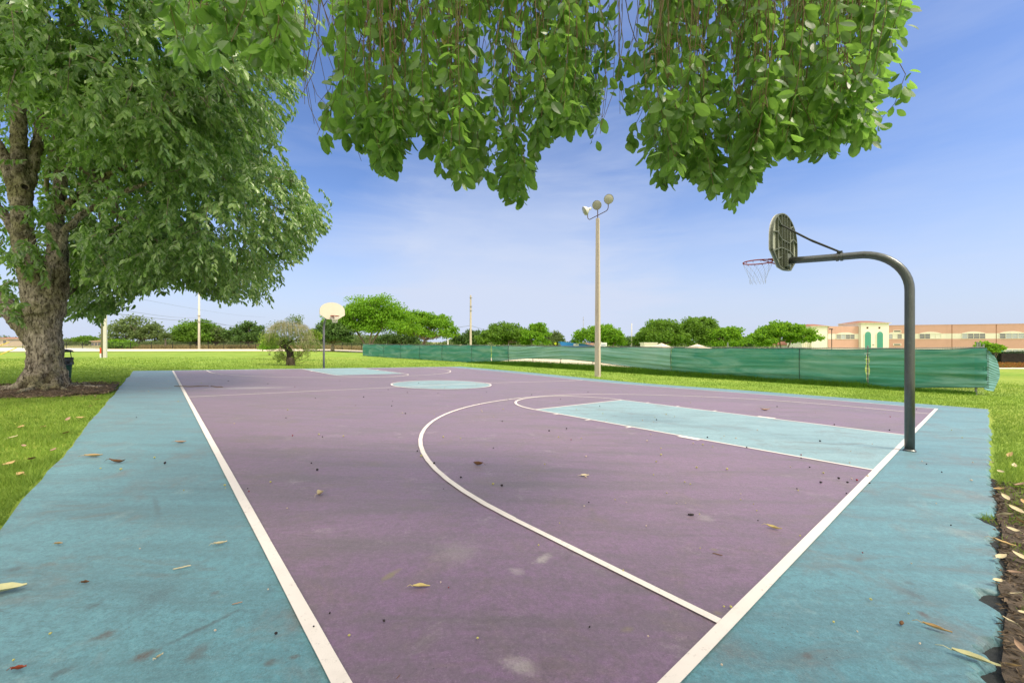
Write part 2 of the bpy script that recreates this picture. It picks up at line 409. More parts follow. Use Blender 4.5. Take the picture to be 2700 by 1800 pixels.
M['mulch_chip'] = leafmat('mulch_chip', lin(.08,.058,.04), lin(.38,.28,.19), .9, .1, .05)
def stucco(name, col, var=.10):
    k = NT(name)
    c = k.mix(k.noise(.5, 6, .7), tuple(x * (1 - var) for x in col[:3]) + (1,), tuple(min(1, x * (1 + var)) for x in col[:3]) + (1,))
    c = k.mix(k.ramp(k.noise(1, 6, .7, k.mapping((.9, .9, .12))), (.55, 0.), (.75, .3)), c, tuple(x * .72 for x in col[:3]) + (1,))
    return k.done(k.pbr(c, .85, .2, k.noise(25, 4), .2, .01))
M['peach'] = stucco('peach_stucco', lin(.60, .355, .285))
M['cream'] = stucco('cream_stucco', lin(.76, .72, .60))
M['cream_white'] = stucco('cream_white_trim', lin(.78, .73, .60), .05)
M['tile'] = simple('terracotta_tiles', lin(.30, .135, .08), .8, .35, 3, .2, 0, .8, 8)
M['glass'] = simple('window_glass', lin(.15, .15, .155), .15, .4, 1.0, .8)
M['glass_blind'] = simple('window_blinds', lin(.42, .44, .47), .35, .12, 2, .5)
M['glass_grey'] = simple('grey_window', lin(.30, .29, .28), .4, .1, 2, .5)
M['shutter'] = simple('white_shutter', lin(.74, .71, .60), .6, .05)
M['teal'] = simple('teal_louvre', lin(.08, .32, .235), .5, .12, 4)
M['brown'] = simple('brown_vent', lin(.20, .08, .03), .8)
M['bluewall'] = simple('blue_metal', lin(.02, .17, .46), .5, .15, 1.5)
M['navy'] = simple('navy_canopy', lin(.035, .09, .24), .5, .15, 2)
M['text_blue'] = simple('blue_lettering', lin(.02, .10, .34), .6)
M['tent'] = simple('cream_tent', lin(.66, .56, .42), .8, .08, 2)
M['housewall'] = simple('tan_house_wall', lin(.56, .45, .33), .8, .1, 1)
M['dead_tan'] = simple('dry_tan_leaf', lin(.46, .31, .14), .7, .3, 25)
M['dead_brown'] = simple('dry_brown_leaf', lin(.17, .085, .04), .7, .35, 25)
M['dead_cream'] = simple('pale_dry_leaf', lin(.60, .50, .32), .7, .2, 25)
M['dead_yellow'] = simple('yellow_leaf', lin(.56, .46, .20), .6, .2, 25)
M['dead_green'] = simple('yellow_green_fallen_leaf', lin(.50, .48, .27), .55, .2, 25)
M['dead_pink'] = simple('pinkish_dry_leaf', lin(.36, .235, .16), .7, .25, 25)
M['dead_red'] = simple('reddish_dry_leaf', lin(.30, .06, .025), .6, .3, 25)
M['berry_dark'] = simple('dark_berry', lin(.022, .014, .016), .4)
M['berry_green'] = simple('yellow_green_berry', lin(.46, .42, .14), .5)
M['berry_pale'] = simple('pale_seed', lin(.55, .44, .34), .6)
M['berry_red'] = simple('red_berry', lin(.25, .02, .03), .45)

# ------------------------------------------------------------------ leaf helpers
def unit(v): return v / (np.linalg.norm(v, axis=-1, keepdims=True) + 1e-9)
def rand_dirs(n): return unit(rng.normal(size=(n, 3)))
def leaf4(mb, P, A, N, L, W, fold=.12):
    n = len(P); A = unit(A); S = unit(np.cross(A, N)); N = np.cross(S, A)
    L = np.broadcast_to(L, (n,))[:, None]; W = np.broadcast_to(W, (n,))[:, None]
    V = np.stack([P, P + A * L * .48 + S * W / 2 + N * W * fold * 2, P + A * L, P + A * L * .48 - S * W / 2 + N * W * fold * 2], 1).reshape(-1, 3)
    i = np.arange(n)[:, None] * 4
    mb.add(V, np.concatenate([i + np.array([[0, 2, 1]]), i + np.array([[0, 3, 2]])]))
def leaf6(mb, P, A, N, L, W, fold=.12, bend=.15):
    n = len(P); A = unit(A); S = unit(np.cross(A, N)); N = np.cross(S, A)
    L = np.broadcast_to(L, (n,))[:, None]; W = np.broadcast_to(W, (n,))[:, None]
    up = N * W * fold * 2
    V = np.stack([P, P + A * L * .28 + S * W * .42 + up, P + A * L * .68 + S * W * .46 + up - N * L * bend * .4, P + A * L - N * L * bend,
                  P + A * L * .68 - S * W * .46 + up - N * L * bend * .4, P + A * L * .28 - S * W * .42 + up, P + A * L * .5 - N * L * bend * .15], 1).reshape(-1, 3)
    i = np.arange(n)[:, None] * 7
    mb.add(V, np.concatenate([i + np.array([t]) for t in ([0, 6, 1], [1, 6, 2], [2, 6, 3], [3, 6, 4], [4, 6, 5], [5, 6, 0])]))
def leaf13(mb, P, A, N, L, W, fold=.10, bend=.2):
    n = len(P); A = unit(A); S = unit(np.cross(A, N)); N = np.cross(S, A)
    L = np.broadcast_to(L, (n,))[:, None]; W = np.broadcast_to(W, (n,))[:, None]
    B = np.broadcast_to(bend, (n,))[:, None]; Fo = np.broadcast_to(fold, (n,))[:, None]
    def pt(u, w):
        return P + A * L * u + S * W * w + N * (abs(w) * W * Fo * 2.2 - L * B * u * u)
    us = [(.10, .16), (.28, .40), (.50, .50), (.72, .46), (.90, .26)]
    V = [pt(0, 0)] + [pt(u, 0) for u, w in us] + [pt(1.0, 0)] + [pt(u, w) for u, w in us] + [pt(u, -w) for u, w in us]
    V = np.stack(V, 1).reshape(-1, 3)
    i = np.arange(n)[:, None] * 17
    tris = [[0, 1, 7], [5, 6, 11], [0, 12, 1], [5, 16, 6]]
    quads = [[k, k + 1, k + 7, k + 6] for k in range(1, 5)] + [[k, k + 11, k + 12, k + 1] for k in range(1, 5)]
    mb.add(V, np.concatenate([i + np.array([t]) for t in tris]), np.concatenate([i + np.array([t]) for t in quads]))

# ================================================================== SETTING: ground, court, road
SL, TW = 24.6, 15.4            # court length / width (m)
def axis(lo, hi, a, b, step, gr):
    v = list(np.arange(a, b, step)); d = step
    x = b
    while x < hi: v.append(x); d *= gr; x += d
    d = step; x = a - d; pre = []
    while x > lo: pre.append(x); d *= gr; x -= d
    return np.array([lo] + pre[::-1] + v + [hi])
xs = axis(-900, 900, -24, 26, .55, 1.12); ys = axis(-60, 1500, -4, 42, .55, 1.12)
X, Y = np.meshgrid(xs, ys, indexing='ij')
S, T = st_of(X, Y)
inside = (S > -.75) & (S < 25.2) & (T > -1.25) & (T < 16.6)
inside = inside | ((S < -.5) & (S > -4.3) & (T > -1.6) & (T < 6.6))
Z = g(X, Y) - np.where(inside, .09, .022) + np.where(inside, 0, .012 * vn(X * .9, Y * .9))
kind(MB().grid(X, Y, Z).build('lawn', M['lawn'], smooth=True), 'structure')

def s_near(t):
    e = -.885 + .035 * vn(t * 1.3, 3.3) + .014 * vn(t * 3.7, 8.1) + .012 * vn(t * 11, 1.7) + .008 * vn(t * 31, 4.7)
    for c, w, dd in ((4.82, .16, .20), (4.25, .22, .09), (3.05, .12, .16), (2.42, .10, .12), (2.05, .25, .17), (6.3, .07, .05)):
        e = e + .55 * dd * np.exp(-((t - c) / w) ** 4) * (1 + .5 * vn(t * 22, 5.5))
    return e
def t_left(s): return -1.40 + .03 * vn(s * .8, 4.4) + .018 * vn(s * 4.0, 1.1)
def t_right(s): return 16.75 + .05 * vn(s * .4, 9.4) + .012 * vn(s * 4.0, 2.1)
s_far = 25.15
tt = np.concatenate([np.linspace(0, .55, 560), np.linspace(.55, 1, 60)[1:]])
ss = np.concatenate([np.linspace(0, .2, 50), np.linspace(.2, 1, 60)[1:]]) ** 1.15
def sheet(name, mat, dz, s0, s1, t0, t1, ns, nt, mb=None, build=True):
    m = mb or MB()
    sa = np.linspace(s0, s1, ns); ta = np.linspace(t0, t1, nt)
    Sg, Tg = np.meshgrid(sa, ta, indexing='ij'); x, y = xy_of(Sg, Tg)
    m.grid(x, y, g(x, y) + dz)
    return m
# blue pavement slab with ragged edges and a sloping painted shoulder
Tn = np.array([t_left(0)])[0] + tt * (16.75 - t_left(0))
Sg = np.zeros((len(ss), len(tt))); Tg = np.zeros_like(Sg)
for i, u in enumerate(ss):
    sv = -.885 + u * (s_far + .885)
    a, b = float(t_left(sv)), float(t_right(sv))
    Tg[i] = a + tt * (b - a)
for j in range(len(tt)):
    s0 = float(s_near(Tg[0, j])); Sg[:, j] = s0 + ss * (s_far + .02 * float(vn(Tg[0, j] * 2, 6.6)) - s0)
x, y = xy_of(Sg, Tg)
mb = MB().grid(x, y, g(x, y))
def shoulder(xa, ya, sa, ta, ds, dt, mb, w, drop):
    rows = []
    for f in (0, .35, .7, 1.0):
        nn = vn(sa * 21 + f * 3, ta * 21, f * 5) * .014 * (f > 0)
        s2 = sa + ds * (w * f + nn); t2 = ta + dt * (w * f + nn)
        x2, y2 = xy_of(s2, t2); rows.append((x2, y2, g(xa, ya) - drop * f ** 1.5 + nn * .3 * (f < 1)))
    mb.grid(np.array([r[0] for r in rows]), np.array([r[1] for r in rows]), np.array([r[2] for r in rows]))
shoulder(x[0], y[0], Sg[0], Tg[0], -1, 0, mb, .065, .085)
shoulder(x[:, 0], y[:, 0], Sg[:, 0], Tg[:, 0], 0, -1, mb, .03, .10)
shoulder(x[:, -1], y[:, -1], Sg[:, -1], Tg[:, -1], 0, 1, mb, .03, .10)
shoulder(x[-1], y[-1], Sg[-1], Tg[-1], 1, 0, mb, .03, .10)
kind(mb.build('court_pavement', M['blue'], smooth=False), 'structure')
kind(sheet('p', None, .004, 0, SL, 0, TW, 62, 40).build('purple_court_paint', M['purple'], smooth=True), 'structure')
# blue keys and centre circle
LC = 7.66; LW = 1.74; KL = 5.88; KR = 1.74
mb = MB()
sheet('', None, .008, 0, KL, LC - LW, LC + LW, 18, 10, mb)
sheet('', None, .008, SL - KL, SL, LC - LW - .3, LC + LW - .3, 18, 10, mb)
CS, CT, CR = 12.45, 7.5, 1.85
ra = np.linspace(0.001, 1, 8)[:, None] * CR; an = np.linspace(0, 2 * np.pi, 49)[None]
cx, cy = xy_of(CS + ra * np.cos(an), CT + ra * np.sin(an)); mb.grid(cx, cy, g(cx, cy) + .008)
kind(mb.build('blue_lane_paint', M['lane'], smooth=True), 'structure')
# painted lines: one sheet, each stroke a strip; strokes butt or cross in slightly different levels
LB = MB(); _lv = [0]
def stroke(pts, w):
    P = np.asarray(pts, float)
    d = np.gradient(P, axis=0); d /= np.linalg.norm(d, axis=1)[:, None]
    nrm = np.c_[-d[:, 1], d[:, 0]]
    _lv[0] += 1; dz = .0085 + .0002 * _lv[0]
    wob = 1 + .04 * vn(P[:, 0] * 3, P[:, 1] * 3)[:, None]
    L = P + nrm * w / 2 * wob; Rr = P - nrm * w / 2 * wob
    xa, ya = xy_of(np.stack([L[:, 0], P[:, 0], Rr[:, 0]], 1), np.stack([L[:, 1], P[:, 1], Rr[:, 1]], 1))
    LB.grid(xa, ya, g(xa, ya) + dz)
def seg(a, b, w):
    n = max(2, int(np.hypot(b[0] - a[0], b[1] - a[1]) / .25)); u = np.linspace(0, 1, n)[:, None]
    stroke(np.array(a) * (1 - u) + np.array(b) * u, w)
def arc(c, r, a0, a1, w, n=64):
    a = np.linspace(a0, a1, n); stroke(np.c_[c[0] + r * np.cos(a), c[1] + r * np.sin(a)], w)
seg((0, -.03), (0, TW + .03), .062); seg((SL, -.03), (SL, TW + .03), .075)
seg((.031, 0), (SL - .028, 0), .066); seg((.031, TW), (SL - .028, TW), .055)
seg((12.2, .033), (12.2, TW - .03), .058)
for k, c0 in ((1, 0.0), (-1, SL)):
    f = lambda s, t: (c0 + k * s, t)
    lc = LC if k == 1 else LC - .3
    for sd in (-1, 1):
        tl = lc + sd * (LW - .025)
        seg(f(.03, tl), f(KL, tl), .05)
        for q in (3.35, 4.27, 5.12): seg(f(q, tl + sd * .025), f(q, tl + sd * .165), .05)
        seg(f(2.25, tl + sd * .025), f(2.25, tl + sd * .125), .34)
    seg(f(KL - .025, lc - LW + .05), f(KL - .025, lc + LW - .05), .05)
    a = np.linspace(-np.pi / 2, np.pi / 2, 50)
    stroke(np.c_[c0 + k * (KL + (KR - .025) * np.cos(a)), lc + (KR - .025) * np.sin(a)], .058)
    R3 = 6.07; bs = 1.62
    seg(f(.03, lc - R3), f(bs, lc - R3), .05); seg(f(.03, lc + R3), f(bs, lc + R3), .058)
    stroke(np.c_[c0 + k * (bs + R3 * np.cos(a)), lc + R3 * np.sin(a)], .058)
arc((CS, CT), CR - .025, 0, 2 * np.pi, .06, 96)
kind(LB.build('white_court_lines', M['line'], smooth=True), 'structure')

# broken dark asphalt showing along the crumbling near edge, mulch bed beyond it
def strip(name, mat, fa, fb, t0, t1, n, dz, m=6):
    t = np.linspace(t0, t1, n); u = np.linspace(0, 1, m)[:, None]
    Sg = fa(t)[None] * (1 - u) + fb(t)[None] * u
    Tg = np.broadcast_to(t, Sg.shape); x, y = xy_of(Sg, Tg)
    return kind(MB().grid(x, y, g(x, y) + dz + .012 * vn(x * 7, y * 7, seed=3)).build(name, mat, smooth=True), 'structure')
strip('broken_asphalt_edge', M['asphalt'], lambda t: s_near(t) + .10, lambda t: -.99 + .03 * vn(t * 6, 2.2), -1.3, 7.0, 260, -.030)
strip('mulch_bed', M['mulch'], lambda t: -.925 + .035 * vn(t * 4, 3.2), lambda t: -4.2 - .4 * vn(t * .8, 1.2) , -1.5, 6.4, 120, -.004, 40)
# pale road, sand lot behind the fence, kerb and bed by the school
def quad_sheet(name, mat, corners, dz, n=30, m=6):
    (a, b, c, d) = [np.array(q, float) for q in corners]
    u = np.linspace(0, 1, n)[:, None, None]; v = np.linspace(0, 1, m)[None, :, None]
    P = (a * (1 - u) + b * u) * (1 - v) + (d * (1 - u) + c * u) * v
    return kind(MB().grid(P[..., 0], P[..., 1], g(P[..., 0], P[..., 1]) + dz).build(name, mat, smooth=True), 'structure')
quad_sheet('road', M['sand'], ((-160, 54), (-10, 78), (-6, 92), (-200, 88)), .05, 60)
quad_sheet('driveway', M['concrete_white'], ((-160, 76), (-84, 74), (-95, 96), (-240, 130)), .10, 30)
quad_sheet('sand_lot', M['sand'], ((-3.5, 41), (11, 36), (15, 62), (-7, 62)), .04, 30)
quad_sheet('flower_bed_soil', M['soil'], ((58, 53.4), (100, 51), (100, 66), (74, 66)), .06, 30)
mb = MB()
Pk = np.array([[57 + i * 1.5, 53 - i * .06] for i in range(32)])
mb.tube(np.c_[Pk, g(Pk[:, 0], Pk[:, 1]) + .06], .11, 4)
kind(mb.build('kerb', M['concrete_white']), 'structure')

# worn soil with roots round the big tree
TB = np.array(on_ground(120, 1027)[:2])
an = np.linspace(0, 2 * np.pi, 90); rr = np.linspace(.05, 1, 14)[:, None]
ed = (1.75 + .45 * vn(np.cos(an) * 2.2 + 5, np.sin(an) * 2.2) + .18 * vn(np.cos(an) * 8, np.sin(an) * 8))
ed = ed * (1 + .35 * np.maximum(0, np.cos(an - .15)))
ed[-1] = ed[0]
x = TB[0] + rr * ed * np.cos(an) * 1.12; y = TB[1] + rr * ed * np.sin(an) * .95
S_, T_ = st_of(x, y); over = np.maximum(0, T_ + 1.47); x = x - over * D2[0]; y = y - over * D2[1]
kind(MB().grid(x, y, g(x, y) + .012 + .10 * (1 - rr) + .03 * vn(x * 5, y * 5)).build('tree_soil', M['soil'], smooth=True), 'structure')

# ------------------------------------------------------------------ grass blades
def blades(name, mat, X, Y, h, w, lean=.45):
    n = len(X); z = g(X, Y) - .02
    az = rng.uniform(0, 2 * np.pi, n); dx, dy = np.cos(az), np.sin(az)
    la = rng.uniform(0, 2 * np.pi, n); ll = rng.uniform(.1, lean * 2, n) * h
    V = np.stack([np.c_[X - dx * w / 2, Y - dy * w / 2, z], np.c_[X + dx * w / 2, Y + dy * w / 2, z],
                  np.c_[X + np.cos(la) * ll, Y + np.sin(la) * ll, z + h]], 1).reshape(-1, 3)
    return MB().add(V, np.arange(n * 3).reshape(-1, 3)).build(name, mat)
def ok_grass(X, Y):
    s, t = st_of(X, Y)
    e = .025
    inn = (s > s_near(np.clip(t, -1.4, 16.7)) - .07) & (s < s_far + .03) & (t > t_left(s) - e) & (t < t_right(s) + e)
    mul = (s < -.9) & (s > -4) & (t < 6.1 + .5 * vn(s * 2, t * 2)) & (rng.random(len(X)) > .05)
    q = np.hypot((X - TB[0]) / 1.12, (Y - TB[1]) / .95)
    an = np.arctan2(Y - TB[1], X - TB[0])
    soil = (q < (1.65 + .5 * vn(X * 1.5, Y * 1.5)) * (1 + .35 * np.maximum(0, np.cos(an - .15)))) & (rng.random(len(X)) > .06)
    return ~(inn | mul | soil)
def polar(n, r0, r1, a0, a1, p=1.0):
    r = r0 * (r1 / r0) ** (rng.random(n) ** p); a = rng.uniform(a0, a1, n)
    return r * np.sin(a), r * np.cos(a), r
GX, GY, GR = [], [], []
for args in ((210000, 3.2, 64, R_(-72), R_(-38)), (85000, 9, 64, R_(-38), R_(-8)), (110000, 4.2, 64, R_(40), R_(64)), (75000, 12, 64, R_(-8), R_(40))):
    a, b, r = polar(*args); k = ok_grass(a, b) & (rng.random(len(a)) > sstep(16, 62, r)); GX.append(a[k]); GY.append(b[k]); GR.append(r[k])
GX, GY, GR = map(np.concatenate, (GX, GY, GR))
hh = rng.uniform(.025, .065, len(GX)) * (1 + .5 * (vn(GX * 1.2, GY * 1.2) > .2))
kind(blades('lawn_grass', M['blade'], GX, GY, hh, .0035 + .0011 * GR), 'stuff', 'short green grass blades of the lawn round the court', 'grass')
# ================================================================== BASKETBALL HOOPS
def make_hoop(name, label, x, y, ang, pole_m, back_m, rib_m, front_m, rim_m, net_m, netr):
    z0 = float(g(x, y))
    t = thing(name, label, 'basketball hoop', (x, y, z0), ang)
    pts = [(0, 0, -.05), (0, 0, 1.0), (0, 0, 2.0), (0, 0, 2.36)]
    for q in np.linspace(0, np.pi / 2, 13)[1:]:
        pts.append((.60 * (1 - np.cos(q)), 0, 2.36 + .60 * np.sin(q)))
    pts += [(.9, 0, 2.975), (1.25, 0, 2.995), (1.50, 0, 3.01)]
    MB().tube(pts, .0575, 20).build('pole', pole_m, t, True)
    mb = MB().lathe([(.0585, 0), (.075, 0), (.075, .012), (.0585, .03)], 20)
    mb.build('base_collar', pole_m, t)
    # clamp
    mb = MB()
    mb.tube([(.77, 0, 2.965), (.80, 0, 2.967)], .067, 20).tube([(.825, 0, 2.968), (.855, 0, 2.97)], .067, 20)
    mb.box((.812, 0, 3.045), (.07, .05, .035)).tube([(.812, -.05, 3.05), (.812, .05, 3.05)], .012, 8)
    mb.build('clamp', pole_m, t)
    for sd in (-1, 1):
        MB().tube([(.812, sd * .03, 3.05), (1.2, sd * .12, 3.31), (1.565, sd * .235, 3.60)], .014, 8).build('brace', M['brace'], t)
    # fan backboard: front plate, flange and ribs on the back
    out = [(-.30, 2.875), (-.06, 2.855), (.06, 2.855), (.30, 2.875), (.685, 3.13), (.69, 3.25), (.685, 3.36)]
    for q in np.linspace(0.12, np.pi - .12, 21): out.append((.685 * np.cos(q), 3.36 + .475 * np.sin(q)))
    out += [(-.685, 3.36), (-.69, 3.25), (-.685, 3.13)]
    Mx = np.array([[0, 0, 1, 0], [1, 0, 0, 0], [0, 1, 0, 0], [0, 0, 0, 1]], float)   # prism xy -> local yz, extrude along x
    bd = MB().prism(out, 1.597, 1.612, Mx).build('backboard', back_m, t)
    MB().prism([(p[0] * .995, 3.3 + (p[1] - 3.3) * .995) for p in out], 1.614, 1.622, Mx).build('backboard_face', front_m, bd)
    fl = MB(); n = len(out)
    for i in range(n):
        a = np.array(out[i]); b = np.array(out[(i + 1) % n]); d = b - a; L = np.linalg.norm(d)
        if L < 1e-4: continue
        d /= L; nn = np.array([-d[1], d[0]])
        c0 = np.array([0, 3.3])
        if nn @ (c0 - a) < 0: nn = -nn
        q = [a, b, b + nn * .020, a + nn * .020]
        fl.prism(q, 1.562, 1.5965, Mx)
    fl.build('flange', rib_m, bd)
    rb = MB()
    def rib(a, b, w=.016, x0=1.555):
        a = np.array(a, float); b = np.array(b, float); d = (b - a) / np.linalg.norm(b - a); nn = np.array([-d[1], d[0]]) * w / 2
        rb.prism([a - nn, b - nn, b + nn, a + nn], x0, 1.5960, Mx)
    for yy, zb, zt in ((-.42, 3.0, 3.70), (-.22, 2.88, 3.78), (-.075, 2.88, 3.815), (.075, 2.88, 3.815), (.22, 2.88, 3.78), (.42, 3.0, 3.70)):
        rib((yy, zb), (yy, zt))
    for sd in (-1, 1):
        rib((sd * .66, 3.42), (sd * .42, 3.46), x0=1.557); rib((sd * .42, 3.46), (sd * .22, 3.36), x0=1.557)
        rib((sd * .67, 3.10), (sd * .42, 3.17), x0=1.557); rib((sd * .42, 3.17), (sd * .22, 3.22), x0=1.557)
        rib((sd * .42, 3.70), (sd * .22, 3.60), x0=1.557)
        rib((sd * .22, 3.06), (sd * .42, 3.00), x0=1.557)
    for zz in (3.36, 3.22): rib((-.22, zz), (.22, zz), x0=1.559)
    rb.build('rib', rib_m, bd)
    MB().box((1.535, 0, 3.02), (.05, .20, .22)).build('mounting_plate', rib_m, t)
    # rim with bracket, hooks and net
    rz = 3.06; cx = 1.624 + .15 + .235
    a = np.linspace(0, 2 * np.pi, 41)
    mb = MB().tube(np.c_[cx + .235 * np.cos(a), .235 * np.sin(a), np.full(41, rz)], .011, 8, False)
    mb.prism([(-.09, 2.93), (.09, 2.93), (.09, 3.08), (-.09, 3.08)], 1.623, 1.634, Mx)
    mb.add(np.array([[1.634, -.09, 3.07], [1.634, .09, 3.07], [1.80, .145, rz + .012], [1.80, -.145, rz + .012], [1.634, -.09, 3.062], [1.634, .09, 3.062], [1.80, .145, rz + .004], [1.80, -.145, rz + .004]]),
           [(0, 1, 2, 3), (7, 6, 5, 4), (0, 3, 7, 4), (1, 5, 6, 2)])
    for sd in (-1, 1): mb.tube([(1.634, sd * .05, 2.95), (1.80, sd * .10, 3.02), (1.88, sd * .19, rz - .008)], .008, 6)
    for q in np.linspace(0, 2 * np.pi, 13)[:-1]: mb.tube([(cx + .235 * np.cos(q), .235 * np.sin(q), rz - .008), (cx + .24 * np.cos(q), .24 * np.sin(q), rz - .03), (cx + .225 * np.cos(q), .225 * np.sin(q), rz - .024)], .004, 5)
    rim = mb.build('rim', rim_m, t, True)
    mb = MB(); lv = [(.232, -.028), (.205, -.12), (.165, -.21), (.135, -.30), (.125, -.40)]
    for k in range(12):
        for sg in (1, -1):
            P = []
            for i, (r, dz) in enumerate(lv):
                q = 2 * np.pi * (k + sg * i * .5) / 12; P.append((cx + r * np.cos(q), r * np.sin(q), rz + dz))
            mb.tube(P, netr, 5)
    mb.build('net', net_m, rim)
    return t
make_hoop('basketball_hoop', 'dark steel gooseneck hoop seen from behind its fan backboard, pole on the near blue margin',
          5.83, 6.0, math.atan2(D1[1], D1[0]), M['hoop_pole'], M['board_back'], M['board_rib'], M['board_front'], M['rim'], M['net_grey'], .0013)
make_hoop('basketball_hoop', 'distant hoop facing us with cream fan backboard and white net at the far key',
          -11.29, 24.55, math.atan2(-D1[1], -D1[0]), M['hoop_pole_far'], M['board_front'], M['board_front'], M['board_front'], M['rim'], M['net_white'], .006)

# ================================================================== FLOODLIGHT POLE
lx, ly = 4.88, 23.3; lz = float(g(lx, ly))
t = thing('light_pole', 'tall square concrete floodlight pole standing on the grass between the court and the green fence', 'light pole', (lx, ly, lz), R_(40))
H0 = 8.98
def sq(w0, w1, z0, z1):
    return MB().add(np.array([[sx * w / 2, sy * w / 2, z] for w, z in ((w0, z0), (w1, z1)) for sx, sy in ((-1, -1), (1, -1), (1, 1), (-1, 1))]),
                    [(3, 2, 1, 0), (4, 5, 6, 7), (0, 1, 5, 4), (1, 2, 6, 5), (2, 3, 7, 6), (3, 0, 4, 7)])
w0, w1 = .272, .170
def chamf(w, z, c=.022):
    h = w / 2
    return [(-h + c, -h, z), (h - c, -h, z), (h, -h + c, z), (h, h - c, z), (h - c, h, z), (-h + c, h, z), (-h, h - c, z), (-h, -h + c, z)]
mb = MB().add(np.array(chamf(w0, -.1) + chamf(w1, H0)), [tuple(range(8))[::-1], tuple(range(8, 16))] + [(i, (i + 1) % 8, 8 + (i + 1) % 8, 8 + i) for i in range(8)])
pole = mb.build('pole', M['pole'], t)
MB().tube([(-.137, -.165, .05), (-.13, -.150, 1.0), (-.120, -.136, 4.0), (-.086, -.110, H0 - .1)], .013, 6).build('conduit', M['dark_groove'], pole)
MB().box((.02, -w0 / 2 - .006, 1.72), (.05, .012, .55), np.array(Matrix.Rotation(R_(28), 3, 'Y'))).build('loose_strap', M['pole_white'], pole)
MB().tube([(0, 0, H0 - .02), (0, 0, H0 + .46)], .026, 10).build('mast_pipe', M['rust'], t)
inv = Matrix.Rotation(-R_(40), 3, 'Z')
ad = np.array(inv @ Vector((.66, -.75, 0)))
ap = []
hw = .62
prof = [(-hw - .10, .36), (-hw - .095, .20), (-hw - .05, .08), (-hw + .05, .02), (-.3, .08), (0, .14), (.3, .20), (hw - .05, .26), (hw + .05, .32), (hw + .095, .44), (hw + .10, .62)]
MB().tube([(ad[0] * q, ad[1] * q, H0 + .05 + z * .9) for q, z in prof], .022, 10).build('crossarm', M['rust'], t, True)
def flood(pos, aim):
    aim = np.array(inv @ Vector(aim).normalized()); zc = aim
    xc = np.cross(zc, [0, 0, 1.]); xc /= np.linalg.norm(xc); yc = np.cross(zc, xc)
    Rm = np.stack([xc, yc, zc], 1); pos = np.array(pos); c = pos + np.array([0, 0, .30]) + aim * .02
    lp = MB().lathe([(.265, .19), (.262, .15), (.225, .06), (.16, -.02), (.09, -.07), (.075, -.08), (.075, -.24), (.0, -.25)], 26, c, Rm).build('floodlight', M['lamp_shell'], t, True)
    MB().lathe([(.0, .215), (.10, .21), (.20, .195), (.256, .17)], 26, c, Rm).build('lens', M['lamp_lens'], lp, True)
    y = MB()
    for sd in (-1, 1): y.tube([pos, pos + xc * sd * .10 + np.array([0, 0, .06]), c + xc * sd * .10 - aim * .12], .012, 6)
    y.tube([pos - np.array([0, 0, .05]), pos + np.array([0, 0, .05])], .03, 8)
    y.build('bracket', M['galv'], lp)
flood((ad[0] * prof[0][0], ad[1] * prof[0][0], H0 + .05 + prof[0][1] * .9), (-.92, -.12, -.45))
flood((0, 0, H0 + .48), (-.42, -.85, -.40))
flood((ad[0] * prof[-1][0], ad[1] * prof[-1][0], H0 + .05 + prof[-1][1] * .9), (-.10, -.95, -.30))

# ================================================================== GREEN-SCREENED CHAIN LINK FENCE
FR = np.array([18.15, 15.73]); FL = np.array([-21.85, 60.0]); FLEN = np.linalg.norm(FL - FR); fd = (FL - FR) / FLEN
fn = np.array([-fd[1], fd[0]]); fn = fn if fn @ (np.array([0, 0]) - FR) > 0 else -fn
def fxy(k, off=0.0): return FR[0] + fd[0] * FLEN * k + fn[0] * off, FR[1] + fd[1] * FLEN * k + fn[1] * off
def ftop(k): return np.interp(k, [0, .03, .066, .303, .6, 1], [1.81, 1.76, 1.735, 1.69, 1.71, 1.70])
def fbot(k): return np.interp(k, [0, .02, .045, .0565, .06, .12, .164, .22, .268, .303, .347, .42, .46, .50, .55, 1], [.30, .20, .05, .02, .05, .08, .13, .27, .45, .60, .72, .66, .45, .18, .03, .03])
fence = thing('chain_link_fence', 'long chain link fence hung with sagging green windscreen cloth along the court', 'fence')
def uv_sheet(name, mat, X, Y, Z, U, V, parent):
    o = MB().grid(X, Y, Z).build(name, mat, parent)
    uv = o.data.uv_layers.new(name='UVMap'); vi = np.zeros(len(o.data.loops), np.int32); o.data.loops.foreach_get('vertex_index', vi)
    uv.data.foreach_set('uv', np.stack([U.ravel()[vi], V.ravel()[vi]], 1).astype(np.float32).ravel()); return o
kk = np.linspace(0, 1, 160); vv = np.linspace(0, 1, 3)
K, Vv = np.meshgrid(kk, vv, indexing='ij'); x, y = fxy(K, -.04)
z = g(x, y) + .02 + Vv * (ftop(K) + .05)
uv_sheet('chain_mesh', M['chain'], x, y, z, K * FLEN, z, fence)
